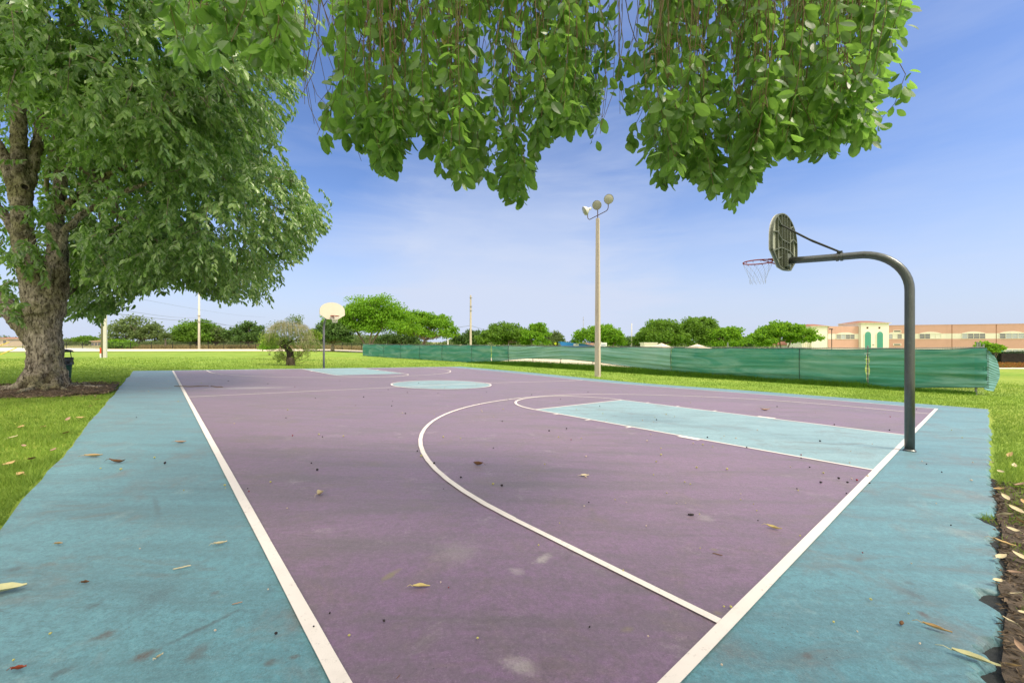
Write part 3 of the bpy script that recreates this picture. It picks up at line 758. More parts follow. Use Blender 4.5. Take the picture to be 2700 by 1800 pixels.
def screen(name, k0, k1, nk, nv=34, mat='screen', edge0=None, edge1=None):
    k = np.linspace(k0, k1, nk); v = np.linspace(0, 1, nv)
    K, V = np.meshgrid(k, v, indexing='ij'); L = K * FLEN
    if edge1 is not None: K = K + (V * 0 + edge1(V)) * sstep(k1 - .012, k1, K) / FLEN
    if edge0 is not None: K = K + edge0(V) * (1 - sstep(k0, k0 + .012, K)) / FLEN
    bot, top = fbot(np.clip(K, 0, 1)), ftop(np.clip(K, 0, 1))
    h = bot + (top - bot) * V
    slack = np.clip(bot, 0, 1)
    # fold ridges fanning from the posts, deeper where the cloth sags or is pulled tight at an end
    off = .035 + .10 * np.sin(np.pi * V) * (.4 + .3 * vn(L * .35, 1.5))
    tight = np.exp(-L / 2.2) + np.exp(-np.abs(L - .057 * FLEN) / 1.0)
    slope = h + .10 * vn(L * .28, 7.7) - slack * .55 * np.sin((K - .164) / .30 * np.pi) * (K > .164) * (K < .46)
    off = off + .060 * vn(L * .30, slope * 5.0, 2.0) * (1 - V * .5) + .028 * vn(L * .5, slope * 12, 5.0) * (.5 + 1.6 * slack)
    off = off + .030 * tight * vn(L * .9, h * 11, 9.0)
    off = off + .02 * np.sin(L / 3.05 * 2 * np.pi)
    sagtop = -.035 * np.abs(np.sin(L / 3.05 * np.pi)) + .02 * vn(L * .8, 4.0)
    x, y = fxy(K, np.maximum(off, .012))
    o = MB().grid(x, y, g(x, y) + h + sagtop * V).build(name, M[mat], fence, True)
    for r in (0, nv - 1):
        hem = MB().tube(np.stack([x[:, r], y[:, r], (g(x, y) + h + sagtop * V)[:, r]], 1), .014, 5); hem.build('hem', M['screen_hem'], o)
    return o
def gap(V): return .15 * np.sin(np.pi * np.clip((V - .10) / .82, 0, 1)) ** 1 * (.35 + .65 * np.abs(np.sin(V * np.pi * 3.2 + .25))) * .8
screen('windscreen', -.0012, .0567, 90, 60, edge1=lambda V: -gap(V) * .55)
screen('windscreen', .0573, .2095, 160, 44, edge0=lambda V: gap(V) * .55)
screen('windscreen', .2097, .46, 260, 44, 'screen_faded_lit')
screen('windscreen', .4602, .5, 60, 30)
screen('windscreen', .5015, .999, 300, 20)
k = 0.0
for i, kp in enumerate([0.0, .0572] + list(np.arange(.105, 1.0, 3.05 / FLEN)) + [1.0]):
    x, y = fxy(kp if i else .0035, -.075); zz = float(g(x, y)); hgt = float(ftop(kp)) + (.02 if i == 0 else .30 if i == 3 else .14 if i % 2 else .07)
    MB().tube([(x, y, zz - .05), (x, y, zz + hgt)], .030 if i else .036, 8).build('post', M['galv'], fence)
for kp in (.0995, .2096, .4601, .5505, .64, .72, .80, .88):
    P = []
    for v_ in np.linspace(0, 1, 9):
        b_, t_ = float(fbot(kp)), float(ftop(kp)); x, y = fxy(kp, .06 + .085 * math.sin(math.pi * v_)); P.append((x, y, float(g(x, y)) + b_ + (t_ - b_) * v_))
    MB().tube(P, .016, 5).build('seam', M['screen_hem'], fence)
mb = MB()
kq = np.linspace(0, 1, 90); x, y = fxy(kq, -.075); mb.tube(np.c_[x, y, g(x, y) + ftop(kq) + .02], .02, 6)
mb.build('top_rail', M['galv'], fence)
for q in (.15, .40, .62, .85, 1.06, 1.3, 1.55):
    x, y = fxy(.0572, .06); zz = float(g(x, y)) + q
    MB().tube([(x - fd[0] * .10, y - fd[1] * .10, zz), (x + fd[0] * .10, y + fd[1] * .10, zz + .03 * (-1) ** int(q * 10))], .008, 5).build('tie', M['white'], fence)
# gathered end of the cloth wrapped round the corner post, blue-grey on its turned side
v = np.linspace(0, 1, 70); u = np.linspace(0, 1, 14)
U, V = np.meshgrid(u, v, indexing='ij')
wd = .40 + .80 * np.sin(np.pi * np.clip(V * .80 + .10, 0, 1)) ** .8
dirx, diry = .93, .36
pl = .045 * np.sin(V * 2 * np.pi * 15 + 2.2 * U) * (1 - .6 * U) + .05 * vn(U * 3, V * 9)
x0, y0 = fxy(0, .03)
x = x0 + dirx * wd * U + fn[0] * pl + .05 * np.sin(np.pi * U) * fn[0]; y = y0 + diry * wd * U + fn[1] * pl
z = g(x0, y0) + .22 + V * (1.56 - .20 * U) - .10 * U + .06 * U * np.sin(V * 9)
MB().grid(x, y, z).build('windscreen', M['screen_blue'], fence, True)
mb = MB(); zz0 = float(g(x0, y0))
for q in np.linspace(.30, 1.72, 20):
    mb.tube([(x0 + .02, y0 - .05, zz0 + q), (x0 + .10, y0 - .06, zz0 + q - .03)], .017, 5)
mb.build('lacing', M['screen_hem'], fence)
# side of the lot running back from the near corner
t = thing('side_fence', 'dark teal screened fence panel running back beside the clipped hedge', 'fence')
P = [px(2598, 925, 66), px(2631, 925, 70)]
u = np.linspace(0, 1, 12); v = np.linspace(0, 1, 8); U, V = np.meshgrid(u, v, indexing='ij')
x = P[0][0] * (1 - U) + P[1][0] * U; y = P[0][1] * (1 - U) + P[1][1] * U + .06 * vn(U * 5, V * 3)
MB().grid(x, y, -.17 - V * 1.9).build('windscreen', M['screen_dark'], t, True)
for q in (0, .5, 1.0):
    MB().tube([tuple(P[0] * (1 - q) + P[1] * q + np.array([0, .1, -2.4])), tuple(P[0] * (1 - q) + P[1] * q + np.array([0, .1, .25]))], .05, 8).build('post', M['galv'], t)
for (xx, yt) in ((2577, 903), (2583, 904.5), (2593, 909)):
    p = px(xx, yt, 30); zg = float(g(p[0], p[1]))
    o = MB().tube([(p[0], p[1], zg), (p[0], p[1], float(p[2]))], .05, 8).tube([(p[0], p[1], float(p[2]) - .02), (p[0], p[1], float(p[2]) + .05)], .06, 8)
    o = o.build('gate_post', M['galv']); tag(o, {2577: 'tallest of the three bare steel posts behind the fence corner', 2583: 'middle bare steel post behind the fence corner', 2593: 'shortest bare steel post behind the fence corner, nearest the bush'}[xx], 'post', 'bare posts behind the fence corner')
# tall unmown grass under the screen
n = 90000
kq = rng.uniform(.004, .56, n); of = rng.normal(.02, .20, n)
hh = np.interp(kq, [0, .05, .06, .12, .2, .3, .42, .5, .56], [.16, .18, .34, .30, .40, .52, .52, .34, .12]) * rng.uniform(.45, 1.15, n) * np.exp(-(np.abs(of) / .45) ** 2)
x, y = fxy(kq, of)
kind(blades('tall_grass', M['tall'], x, y, hh, rng.uniform(.014, .03, n)), 'stuff', 'tall unmown grass under the sagging windscreen', 'grass')
# ================================================================== TREES
def limb(mb, pts, r, n=10, sub=5, wig=0.0, seed=0):
    P = np.asarray(pts, float); r = np.broadcast_to(np.asarray(r, float), (len(P),))
    m = (len(P) - 1) * sub + 1; u = np.linspace(0, len(P) - 1, m)
    # Catmull-Rom through the points
    E = np.vstack([2 * P[0] - P[1], P, 2 * P[-1] - P[-2]]); i = np.minimum(u.astype(int), len(P) - 2); f = (u - i)[:, None]
    a, b, c, d = E[i], E[i + 1], E[i + 2], E[i + 3]
    Q = .5 * ((2 * b) + (-a + c) * f + (2 * a - 5 * b + 4 * c - d) * f ** 2 + (-a + 3 * b - 3 * c + d) * f ** 3)
    if wig: Q = Q + wig * np.stack([vn(u * 1.3, seed + k * 7.3) for k in range(3)], 1) * np.minimum(1, u)[:, None]
    return mb.tube(Q, np.interp(u, np.arange(len(P)), r), n)

# ---- the big tree on the left
bt = thing('large_tree', 'huge shade tree with thick forked grey trunk and drooping leaves on the left lawn', 'tree', (TB[0], TB[1], float(g(*TB))))
BL = np.array(bt.location)
yt = TB[1]
def tp(xs, ys, dy=0.0): return px(xs, ys, yt + dy) - BL
mb = MB()
limb(mb, [tp(120, 1050), tp(120, 1000), tp(120, 940), tp(117, 870), tp(112, 800), tp(104, 735, .05)], [.44, .385, .35, .345, .36, .33], 28)
# flutes and root flares
for k, (a, l, r0) in enumerate(((-2.7, 1.5, .20), (-1.9, 1.1, .22), (-1.1, 1.25, .20), (-.35, 1.35, .19), (.35, 1.5, .17), (1.5, 1.0, .18), (2.6, 1.3, .2), (-2.2, .8, .16), (-.75, .75, .16))):
    c, s_ = math.cos(a), math.sin(a)
    base = np.array([c * .16, s_ * .16, .62]); 
    def gp(q, up=0.0): 
        x, y = BL[0] + c * q, BL[1] + s_ * q; return np.array([c * q, s_ * q, float(g(x, y)) - BL[2] + up])
    limb(mb, [base, np.array([c * .30, s_ * .30, .36]), gp(.46, .12), gp(.72, .035), gp(.72 + (l - .4) * .5, .02), gp(l + .25, -.06)], [.16, r0 * .85, r0 * .70, r0 * .48, r0 * .34, .03], 10, 5, .05, k * 3.1)
# left low limb, left leader, right leader and their forks (photo-left is -x)
limb(mb, [tp(100, 900), tp(72, 866, .05), tp(34, 822, .15), tp(-20, 775, .3), tp(-90, 700, .5)], [.26, .25, .23, .20, .16], 16)
limb(mb, [tp(112, 830, -.08), tp(92, 745, -.12), tp(66, 655, -.15), tp(58, 575, -.12), tp(60, 510, -.05)], [.34, .30, .235, .20, .20], 20)
limb(mb, [tp(62, 530, -.05), tp(54, 440), tp(49, 340, .1), tp(47, 240, .2), tp(45, 120, .4), tp(40, -40, .6)], [.19, .17, .155, .15, .13, .10], 16)
limb(mb, [tp(58, 560, -.12), tp(36, 480, -.1), tp(12, 420, 0), tp(-30, 350, .1), tp(-90, 240, .3)], [.20, .165, .15, .13, .10], 14)
limb(mb, [tp(56, 640, -.1), tp(30, 590, -.05), tp(0, 555, 0), tp(-60, 500, .2)], [.17, .125, .115, .09], 14)
limb(mb, [tp(62, 520), tp(84, 450, .2), tp(100, 380, .4), tp(105, 290, .7), tp(118, 180, 1.0)], [.16, .13, .115, .10, .08], 12)
limb(mb, [tp(128, 830, .05), tp(146, 745, .1), tp(150, 690, .18), tp(150, 640, .3), tp(146, 560, .5), tp(160, 470, .8), tp(150, 330, 1.2)], [.33, .27, .235, .20, .17, .14, .11], 18)
limb(mb, [tp(156, 690, .12), tp(168, 640, .15), tp(172, 605, .1), tp(190, 592, .1), tp(225, 560, .3), tp(300, 520, .5), tp(420, 470, .8)], [.12, .105, .09, .085, .08, .07, .045], 12)
limb(mb, [tp(160, 560, .5), tp(230, 500, .6), tp(330, 440, .7), tp(470, 400, .9)], [.10, .085, .07, .04], 10)
limb(mb, [tp(130, 840, .35), tp(160, 790, .7), tp(220, 740, 1.3), tp(330, 690, 2.0)], [.14, .11, .08, .04], 10)
# lips round the pruning hollow
ph = tp(112, 706, -.36)
limb(mb, [tp(122, 760, -.31), tp(131, 728, -.36), tp(129, 705, -.37), tp(118, 690, -.36), tp(105, 696, -.35), tp(103, 720, -.35)], [.03, .045, .045, .04, .04, .03], 8)
trunk = mb.build('trunk', M['bark'], bt, True)
rm = trunk.modifiers.new('weld', 'REMESH'); rm.mode = 'VOXEL'; rm.voxel_size = .028; rm.use_smooth_shade = True
sm = trunk.modifiers.new('smooth', 'SMOOTH'); sm.factor = .5; sm.iterations = 3
tx = bpy.data.textures.new('bark_ridges', 'CLOUDS'); tx.noise_scale = .22; tx.noise_depth = 3
dm = trunk.modifiers.new('ridges', 'DISPLACE'); dm.texture = tx; dm.strength = .09; dm.mid_level = .5; dm.texture_coords = 'LOCAL'
tx2 = bpy.data.textures.new('bark_plates', 'CLOUDS'); tx2.noise_scale = .06; tx2.noise_depth = 2
dm2 = trunk.modifiers.new('plates', 'DISPLACE'); dm2.texture = tx2; dm2.strength = .05; dm2.mid_level = .5; dm2.texture_coords = 'LOCAL'
for nm, (xx, yy, dy, r) in {'knot': (66, 493, -.265, .085), 'hollow': (113, 708, -.395, .10)}.items():
    c = tp(xx, yy, dy); aim = unit(np.array([.72, -.66, .05])); xc = unit(np.cross(aim, [0, 0, 1.])); Rm = np.stack([xc, np.cross(aim, xc), aim], 1)
    kb = MB().lathe([(r * 1.15, -.06), (r * 1.2, .0), (r * 1.02, .03), (r * .8, .02), (r * .7, -.03)], 16, c, Rm).build(nm, M['bark'], bt, True)
    MB().lathe([(r * .74, -.01), (r * .3, -.025), (0.001, -.03)], 14, c, Rm).build('hole', M['knot_dark'], kb, True)

def env_right(yd):    # right outline of the crown in the photo at its mean depth
    return np.interp(yd, [-200, 0, 100, 220, 290, 360, 405, 450, 530, 565, 600, 640, 690], [740, 735, 722, 700, 640, 615, 685, 738, 755, 718, 685, 650, 635])
def env_bot(xd):
    return np.interp(xd, [0, 40, 150, 190, 235, 285, 315, 345, 430, 500, 560, 620, 650, 690, 745, 800], [735, 748, 728, 742, 732, 690, 672, 664, 655, 692, 684, 695, 655, 605, 535, 430])
ell = [((-12.0, 13.2, 10.6), (6.0, 5.2, 4.2), 1.0), ((-10.0, 12.7, 5.9), (4.3, 4.0, 3.0), 1.1), ((-15.2, 13.4, 7.2), (4.2, 4.0, 4.2), .7),
       ((-12.6, 14.2, 3.9), (2.6, 2.0, 1.7), .45), ((-8.6, 8.6, 8.6), (3.4, 2.8, 2.7), .62), ((-12.0, 10.2, 10.2), (4.4, 3.0, 2.8), .5)]
SP, SA, SL_ = [], [], []
tot = sum(e[2] for e in ell); NS = 11500
for c, r, wgt in ell:
    n = int(NS * wgt / tot); d = rand_dirs(n); q = rng.uniform(.55, 1.03, n) ** .6
    p = np.array(c) + d * np.array(r) * q[:, None]
    a = unit(d * np.array([1, 1, .35]) + np.array([0, 0, -.55]) + .45 * rng.normal(size=(n, 3)))
    SP.append(p); SA.append(a); SL_.append(rng.uniform(.45, 1.0, n))
SP, SA, SL_ = np.concatenate(SP), np.concatenate(SA), np.concatenate(SL_)
def pix(p):
    xs = 1350 + p[:, 0] / p[:, 1] * F; ys = 900 - (p[:, 2] - CZ) / p[:, 1] * F
    return xs / DS, ys / DS
tip = SP + SA * SL_[:, None]
xd, yd = pix(tip)
nz_ = vn(SP[:, 0] * .9, SP[:, 1] * .9, SP[:, 2] * .9, 4)
keep = (xd < env_right(yd) + 26 * vn(tip[:, 2] * 2.2, tip[:, 1], 3.0)) & (yd < env_bot(xd) + 10 * vn(tip[:, 0] * 3, tip[:, 1] * 2)) & (nz_ > -.42)
wood = (xd < 172 - 70 * (yd < 430)) & (yd > 195 + .5 * xd) & (SP[:, 1] < 12.6)
wood |= (xd < 150) & (yd > 560) & (SP[:, 1] < 13.2)
keep &= ~(wood & (rng.random(len(SP)) > .03))
SP, SA, SL_ = SP[keep], SA[keep], SL_[keep]
# a few sprays crossing the trunk
for (xx, yy, dy) in ((60, 560, -.6), (85, 590, -.55), (70, 480, -.7), (95, 440, -.5), (20, 585, -.7), (40, 595, -.7), (15, 690, -.6), (35, 655, -.4), (110, 470, -.5), (120, 500, -.2), (95, 545, -.6), (20, 715, -.3), (125, 540, -.3)):
    for q in range(3):
        SP = np.vstack([SP, px(xx * DS + rng.normal() * 14, yy * DS + rng.normal() * 12, yt + dy + rng.normal() * .15)]); SA = np.vstack([SA, unit(rng.normal(size=3) * .6 + np.array([.3, -.2, -.6]))]); SL_ = np.append(SL_, .5)
lb = MB(); tb = MB()
n = len(SP); k = 17
u = np.linspace(.12, 1.0, k)[None, :, None]
P = SP[:, None] + SA[:, None] * SL_[:, None, None] * u + np.array([0, 0, -.22]) * (u * SL_[:, None, None]) ** 2
sidev = unit(np.cross(SA, [0, 0, 1.]))[:, None] * np.where(np.arange(k) % 2, 1, -1)[None, :, None]
A = unit(SA[:, None] * .55 + sidev * rng.uniform(.4, 1.0, (n, k, 1)) + np.array([0, 0, -.75]) + .38 * rng.normal(size=(n, k, 3)))
Nn = unit(np.array([.2, -.35, .8]) + .5 * rng.normal(size=(n, k, 3)))
L = rng.uniform(.12, .21, (n, k)); 
leaf6(lb, P.reshape(-1, 3) - BL, A.reshape(-1, 3), Nn.reshape(-1, 3), L.ravel(), (L * rng.uniform(.36, .48, (n, k))).ravel(), .10, .18)
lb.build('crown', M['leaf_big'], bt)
sel = rng.permutation(n)[:1500]
for i in sel:
    tb.tube(np.array([SP[i] - SA[i] * .25, SP[i] + SA[i] * SL_[i] * .5 + [0, 0, -.05 * SL_[i]], SP[i] + SA[i] * SL_[i] + [0, 0, -.22 * SL_[i] ** 2]]) - BL, [.012, .008, .003], 4, False)
# inner boughs reaching from the forks into the crown
fork = [px(150 , 560, yt + .5), px(60, 400, yt), px(105, 300, yt + .7), px(49, 340, yt + .1)]
for i in range(30):
    e = SP[rng.integers(n)]; s0 = fork[rng.integers(4)] + np.array([.2, .5, .3])
    if e[1] < 12.2: continue
    mid = (s0 + e) / 2 + rng.normal(size=3) * .4 + [0, 0, .5]
    limb(tb, np.array([s0, mid, e]) - BL, [.07, .045, .012], 6, 5, .12, i)
tb.build('boughs', M['bark_far'], bt, True)

# ---- the tree overhead, its trunk behind us, twigs hanging into view
ot = thing('overhanging_tree', 'leafy boughs with big bright leaves and bare twigs hanging across the top', 'tree', (3.4, -3.6, float(g(3.4, -3.6))))
OL = np.array(ot.location)
mb = MB()
limb(mb, np.array([[3.4, -3.6, -.15], [3.4, -3.55, 1.0], [3.3, -3.4, 2.2], [3.1, -3.0, 3.4]]) - [OL[0], OL[1], 0], [.55, .42, .40, .36], 22)
LIMBS = [[[3.2, -3.2, 2.8], [2.9, -1.5, 4.4], [2.6, .6, 5.0], [2.3, 2.4, 4.9], [2.1, 3.6, 4.6]],
         [[3.1, -3.1, 3.2], [1.6, -1.6, 4.6], [.4, .4, 5.1], [-.3, 2.2, 5.0], [-.8, 3.4, 4.7]],
         [[1.6, -1.6, 4.6], [-.4, -.5, 5.0], [-1.6, 1.0, 5.0], [-2.2, 2.2, 4.6]],
         [[.4, .4, 5.1], [.6, 2.0, 5.1], [.5, 3.4, 4.8]], [[3.1, -3.0, 3.3], [4.6, -1.8, 4.8], [5.4, -.4, 5.2]]]
for i, l in enumerate(LIMBS): limb(mb, np.array(l) - OL, np.linspace(.20, .05, len(l)), 10, 6, .08, i)
o = mb.build('trunk', M['bark'], ot, True)
ybot1 = lambda x: np.interp(x, [695, 715, 750, 790, 830, 870, 905, 930, 960, 985, 1015, 1060, 1110, 1160, 1200, 1225, 1245, 1290, 1330, 1380, 1400, 1425, 1450, 1475],
                            [215, 300, 350, 335, 345, 385, 400, 350, 330, 360, 400, 428, 440, 460, 470, 410, 335, 320, 305, 350, 250, 180, 150, 90])
ybot2 = lambda x: np.interp(x, [1405, 1425, 1455, 1480, 1510, 1540, 1570, 1600, 1640, 1670, 1695, 1715, 1740, 1780, 1830, 1890, 1940, 1985, 2005, 2020, 2040, 2055, 2075, 2085],
                            [260, 300, 360, 395, 425, 420, 395, 420, 462, 478, 490, 450, 410, 368, 372, 370, 350, 330, 235, 205, 200, 130, 60, 0])
ybot0 = lambda x: np.interp(x, [360, 385, 430, 480, 540, 600, 660, 700, 745, 770], [20, 110, 160, 150, 130, 150, 185, 150, 130, 60])
TW_ = []
def twigs(n, xa, xb, fy, ya, yb, top, p=.62):
    for _ in range(n):
        x = rng.uniform(xa, xb); yb_ = float(fy(x)); d = rng.uniform(ya, yb)
        y = yb_ - 38 - (yb_ + 150) * rng.random() ** (1 / p) * .95
        if rng.random() < .34: y = yb_ - 30 - rng.uniform(0, 60)
        if rng.random() < .06: y = yb_ - 5
        TW_.append((px(x * DS, y * DS, d), d, top))
twigs(240, 772, 1384, ybot1, 2.4, 4.0, 4.9)
twigs(218, 1486, 2004, ybot2, 2.35, 3.8, 4.9)
twigs(36, 395, 655, ybot0, 2.0, 2.8, 4.4)
for (x, y, d) in ((690, 225, 2.6), (700, 240, 2.6), (735, 300, 2.7), (660, 160, 2.5), (1995, 165, 2.6), (2015, 175, 2.6), (2040, 30, 2.5), (2000, 300, 2.7), (1975, 300, 2.7), (722, 285, 2.9), (730, 240, 3.1), (742, 300, 2.8), (728, 310, 3.0), (1418, 130, 3.0), (1408, 200, 3.1), (1430, 150, 2.8), (1424, 262, 3.0), (1432, 250, 2.8), (1446, 315, 3.1), (1458, 220, 2.9), (2052, 40, 2.8), (2060, 5, 3.0), (2030, 100, 3.0), (2022, 160, 3.2), (1995, 240, 3.0), (2012, 60, 2.7), (2040, -30, 2.8), (1990, 310, 3.1), (830, 370, 3.0), (900, 388, 2.8), (905, 375, 3.1), (1010, 372, 2.9), (1198, 452, 2.9), (1190, 440, 3.1), (1690, 470, 2.9), (1682, 455, 3.1), (1560, 390, 3.0), (1525, 400, 2.8), (600, 170, 2.4), (430, 130, 2.3)):
    TW_.append((px(x * DS, y * DS, d), d, 4.51))
LP, LA, LN, LL = [], [], [], []
tw = MB()
for i, (tipp, d, top) in enumerate(TW_):
    H = max(.5, top + rng.uniform(-.3, .5) - tipp[2]); m = 9
    q = np.linspace(0, 1, m); sway = rng.normal(size=2) * .07 * H; c0 = rng.normal(size=2) * .07
    path = np.stack([tipp[0] + sway[0] * q ** 1.5 + c0[0] * np.sin(q * 7), tipp[1] + sway[1] * q ** 1.5 * .6 - .15 * H * q ** 2 + c0[1] * np.sin(q * 6), tipp[2] + H * q], 1)
    tw.tube(path - OL, np.linspace(.0016, .0046, m), 5, False)
    dens = rng.integers(18, 30); ln = min(H, rng.uniform(.30, .62))
    f = np.concatenate([[0, .02, .04, .07], np.sort(rng.random(dens - 4)) ** 1.1]) * ln
    if H > ln + .1 and d > 2.9 and top != 4.51: f = np.concatenate([f, rng.uniform(ln, min(H, ln + 1.2), 12)])
    az = np.arange(len(f)) * 2.4 + rng.uniform(0, 6)
    pp = np.stack([np.interp(f, q * H, path[:, k]) for k in range(3)], 1)
    out = np.stack([np.cos(az), np.sin(az), np.zeros(len(f))], 1)
    dr = rng.uniform(.35, 2.3, len(f))[:, None]; dr[:4] = rng.uniform(1.2, 2.6, (4, 1))
    a = unit(out + np.array([0, 0, -1]) * dr + .2 * rng.normal(size=out.shape))
    pet = .012 + .05 * rng.random(len(f))[:, None]
    LP.append(pp + a * pet); LA.append(a); LN.append(unit(out * -dr * .6 + np.array([0, 0, .7]) + .55 * rng.normal(size=out.shape)))
    LL.append(np.clip(rng.normal(.089, .024, len(f)), .036, .145) * (.88 if d < 2.8 else 1.0))
    if True:   # bare side shoots with flower buds
        for _ in range(3):
            h0 = rng.uniform(.1, .9) * H; b = np.array([np.interp(h0, q * H, path[:, k]) for k in range(3)]); dv = np.clip(rng.normal(size=3) * .05, -.08, .08) + [0, 0, -.09]
            tw.tube(np.array([b, b + dv * .5 + [0, 0, .03], b + dv]) - OL, [.003, .002, .0014], 4, False)
LP, LA, LN, LL = map(np.concatenate, (LP, LA, LN, LL))
# prune: sky notches between the three drooping masses, ragged lower rim
mid_ = LP + LA * (LL * .6)[:, None]; fx, fy_ = pix(mid_)
notch = (np.abs(fx - (1443 - .17 * np.maximum(0, fy_ - 40))) < 25 + .06 * np.maximum(0, fy_ - 150)) & (rng.random(len(fx)) < np.where((fy_ > 90) & (fy_ < 200), .6, .93))
notch |= (np.abs(fx - (738 - .06 * fy_)) < 22) & (fy_ > 40) & (rng.random(len(fx)) < .85)
notch |= (fx < 735) & (fx > 600) & (fy_ > 185 - .2 * (fx - 600)) & (rng.random(len(fx)) < .8)
low = np.where(fx < 735, ybot0(fx), np.where(fx < 1425, ybot1(fx), ybot2(fx)))
notch |= (fy_ > low + 8) & (mid_[:, 1] > 0) & (fx < 1965)
LP, LA, LN, LL = LP[~notch], LA[~notch], LN[~notch], LL[~notch]
lb = MB(); nL = len(LP)
leaf13(lb, LP - OL, LA, LN, LL, LL * rng.uniform(.46, .60, nL), rng.uniform(.03, .16, nL), rng.uniform(-.02, .28, nL))
# rest of the canopy, above and behind us
n = 8500
d = rand_dirs(n) * rng.uniform(.3, 1, n)[:, None] ** .5
c = np.array([2.2, -3.4, 6.2]) + d * np.array([6.4, 4.4, 1.9])
up = (c[:, 2] - CZ) > .93 * np.maximum(c[:, 1], 0) * 1.0 + .6
up &= (c[:, 2] > 3.6)
c = c[up]; n = len(c)
leaf6(lb, c - OL, unit(rng.normal(size=(n, 3)) + [0, 0, -.6]), unit(rng.normal(size=(n, 3)) + [0, 0, 1.]), rng.uniform(.14, .22, n), rng.uniform(.08, .12, n))
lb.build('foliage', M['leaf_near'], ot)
for i in range(60):
    a = c[rng.integers(n)]; l = LIMBS[rng.integers(5)]; s0 = np.array(l[rng.integers(1, len(l))])
    if np.linalg.norm(a - s0) < 3.2 and max(a[1], s0[1]) < 1.2: limb(tw, np.array([s0, (s0 + a) / 2 + [0, 0, .2], a]) - OL, [.03, .02, .006], 5, 4)
tw.build('twigs', M['twig'], ot, True)
for (x, y, d) in ((1018, 75, 2.9), (1296, 78, 3.0)):      # two orange dying leaves among the green
    p = px(x * DS, y * DS, d)[None]
    b = MB(); leaf13(b, p - OL, np.array([[.1, 0, -1.]]), np.array([[.1, -1, .2]]), np.array([.085]), np.array([.045]), .08, .1)
    o = b.build('leaf', M['dead_yellow'], ot); o['label'] = 'single orange dying leaf'
# ---- trees in the distance; boxes are their outlines at depth Y
def far_tree(label, Y, boxes, base, mat, n, lsz, stems=1, trunk_r=.22, clump=.26, group=None, holes=.35, name='tree', spread=.35, flat=.55, barkm='bark_far'):
    bx = (base[0] - 1350) / F * Y; bz = float(g(bx, Y))
    t = thing(name, label, 'tree', (bx, Y, bz), 0, group); O = np.array(t.location)
    boxes = [(b[0] - .07 * (b[2] - b[0]), b[1] - .03 * (b[3] - b[1]), b[2] + .07 * (b[2] - b[0]), b[3]) for b in boxes]
    area = [(b[2] - b[0]) * (b[3] - b[1]) for b in boxes]; lb = MB(); tb = MB(); cent = []
    for b, ar in zip(boxes, area):
        c0 = px((b[0] + b[2]) / 2, b[3], Y); w = (b[2] - b[0]) / F * Y / 2; h = (b[3] - b[1]) / F * Y
        nc = max(9, int(42 * ar / max(area)))
        d = rand_dirs(nc * 3); d = d[d[:, 2] > -.25][:nc]; nc = len(d)
        q = rng.uniform(.62, 1.06, nc)
        cc = np.stack([c0[0] + d[:, 0] * w * q * .93, c0[1] + d[:, 1] * w * q * .8, c0[2] + h * (.30 + .58 * np.maximum(-.42, d[:, 2]) * q)], 1)
        cs = rng.uniform(.75, 1.35, nc) * clump * 1.15 * min(w, h * .95)
        cent.append((cc, cs))
        k = int(1.75 * n * ar / sum(area) / nc)
        e = rand_dirs(nc * k).reshape(nc, k, 3) * (rng.random((nc, k, 1)) ** .45)
        P = cc[:, None] + e * cs[:, None, None] * np.array([1.25, 1.25, flat])
        # thin the crown so sky shows through
        keep = (vn(P[..., 0] / (w * .13), P[..., 1] / (w * .13), P[..., 2] / (w * .10), int(Y * 3 + b[0])) > -.85 + holes) | (rng.random(P.shape[:2]) < .12)
        P = P[keep]; ee = e[keep]; m = len(P)
        A = unit(rng.normal(size=(m, 3)) + ee * .6 + [0, 0, -.15]); Nn = unit(ee * .8 + np.array([0, 0, .8]) + .6 * rng.normal(size=(m, 3)))
        L = lsz * rng.uniform(.6, 1.35, m)
        leaf4(lb, P - O, A, Nn, L, L * .62, .1)
    lb.build('crown', M[mat], t)
    cc = np.concatenate([c[0] for c in cent])
    fk = []
    hmin = min(b[3] for b in boxes); top = px(base[0], hmin - 2, Y) - O
    for s in range(stems):
        ang = rng.uniform(0, 6.28); sp = spread * top[2] * (0 if stems == 1 else 1)
        a = np.array([rng.normal() * .15 * (stems > 1), 0, -.1]); c2 = np.array([math.cos(ang) * sp, math.sin(ang) * sp * .6, max(.6, top[2] * .85)])
        limb(tb, [a, (a + c2) / 2 + np.array([c2[0] * -.12, 0, -.05]), c2], np.array([1.25, .85, .6]) * trunk_r * (1 if stems == 1 else .62), 8, 4, .05, s * 3)
        fk.append(c2)
    for i in rng.permutation(len(cc))[:26]:
        e = cc[i] - O; s0 = fk[int(np.argmin([np.linalg.norm((f - e)[:2]) for f in fk]))]
        limb(tb, [s0, s0 * .45 + e * .55 + np.array([0, 0, -.06 * np.linalg.norm(e - s0)]), e], np.array([.42, .26, .08]) * trunk_r, 5, 3, .1, i)
    tb.build('trunk', M[barkm], t, True)
    return t
far_tree('wide airy tree with sky showing through its flat crown, beside the utility poles', 100, [(284, 846, 360, 905), (310, 833, 405, 893), (360, 846, 421, 903)], (360, 917), 'leaf_olive', 4200, .52, 2, .3, .24, holes=.62)
far_tree('full round green tree behind the pale lone pole across the road', 104, [(452, 862, 520, 908), (478, 839, 562, 905), (505, 855, 575, 909)], (518, 917), 'leaf_g', 6500, .52, 1, .34, .27, holes=.2, barkm='bark')
far_tree('smaller grey green tree touching the full round one across the road', 106, [(548, 858, 600, 908)], (568, 917), 'leaf_olive', 2600, .5, 1, .2, .3, holes=.3)
far_tree('dark grey green tree behind the drooping withered shrub', 98, [(598, 852, 650, 905), (625, 840, 690, 908)], (655, 917), 'leaf_d', 4600, .5, 1, .25, .28, holes=.35)
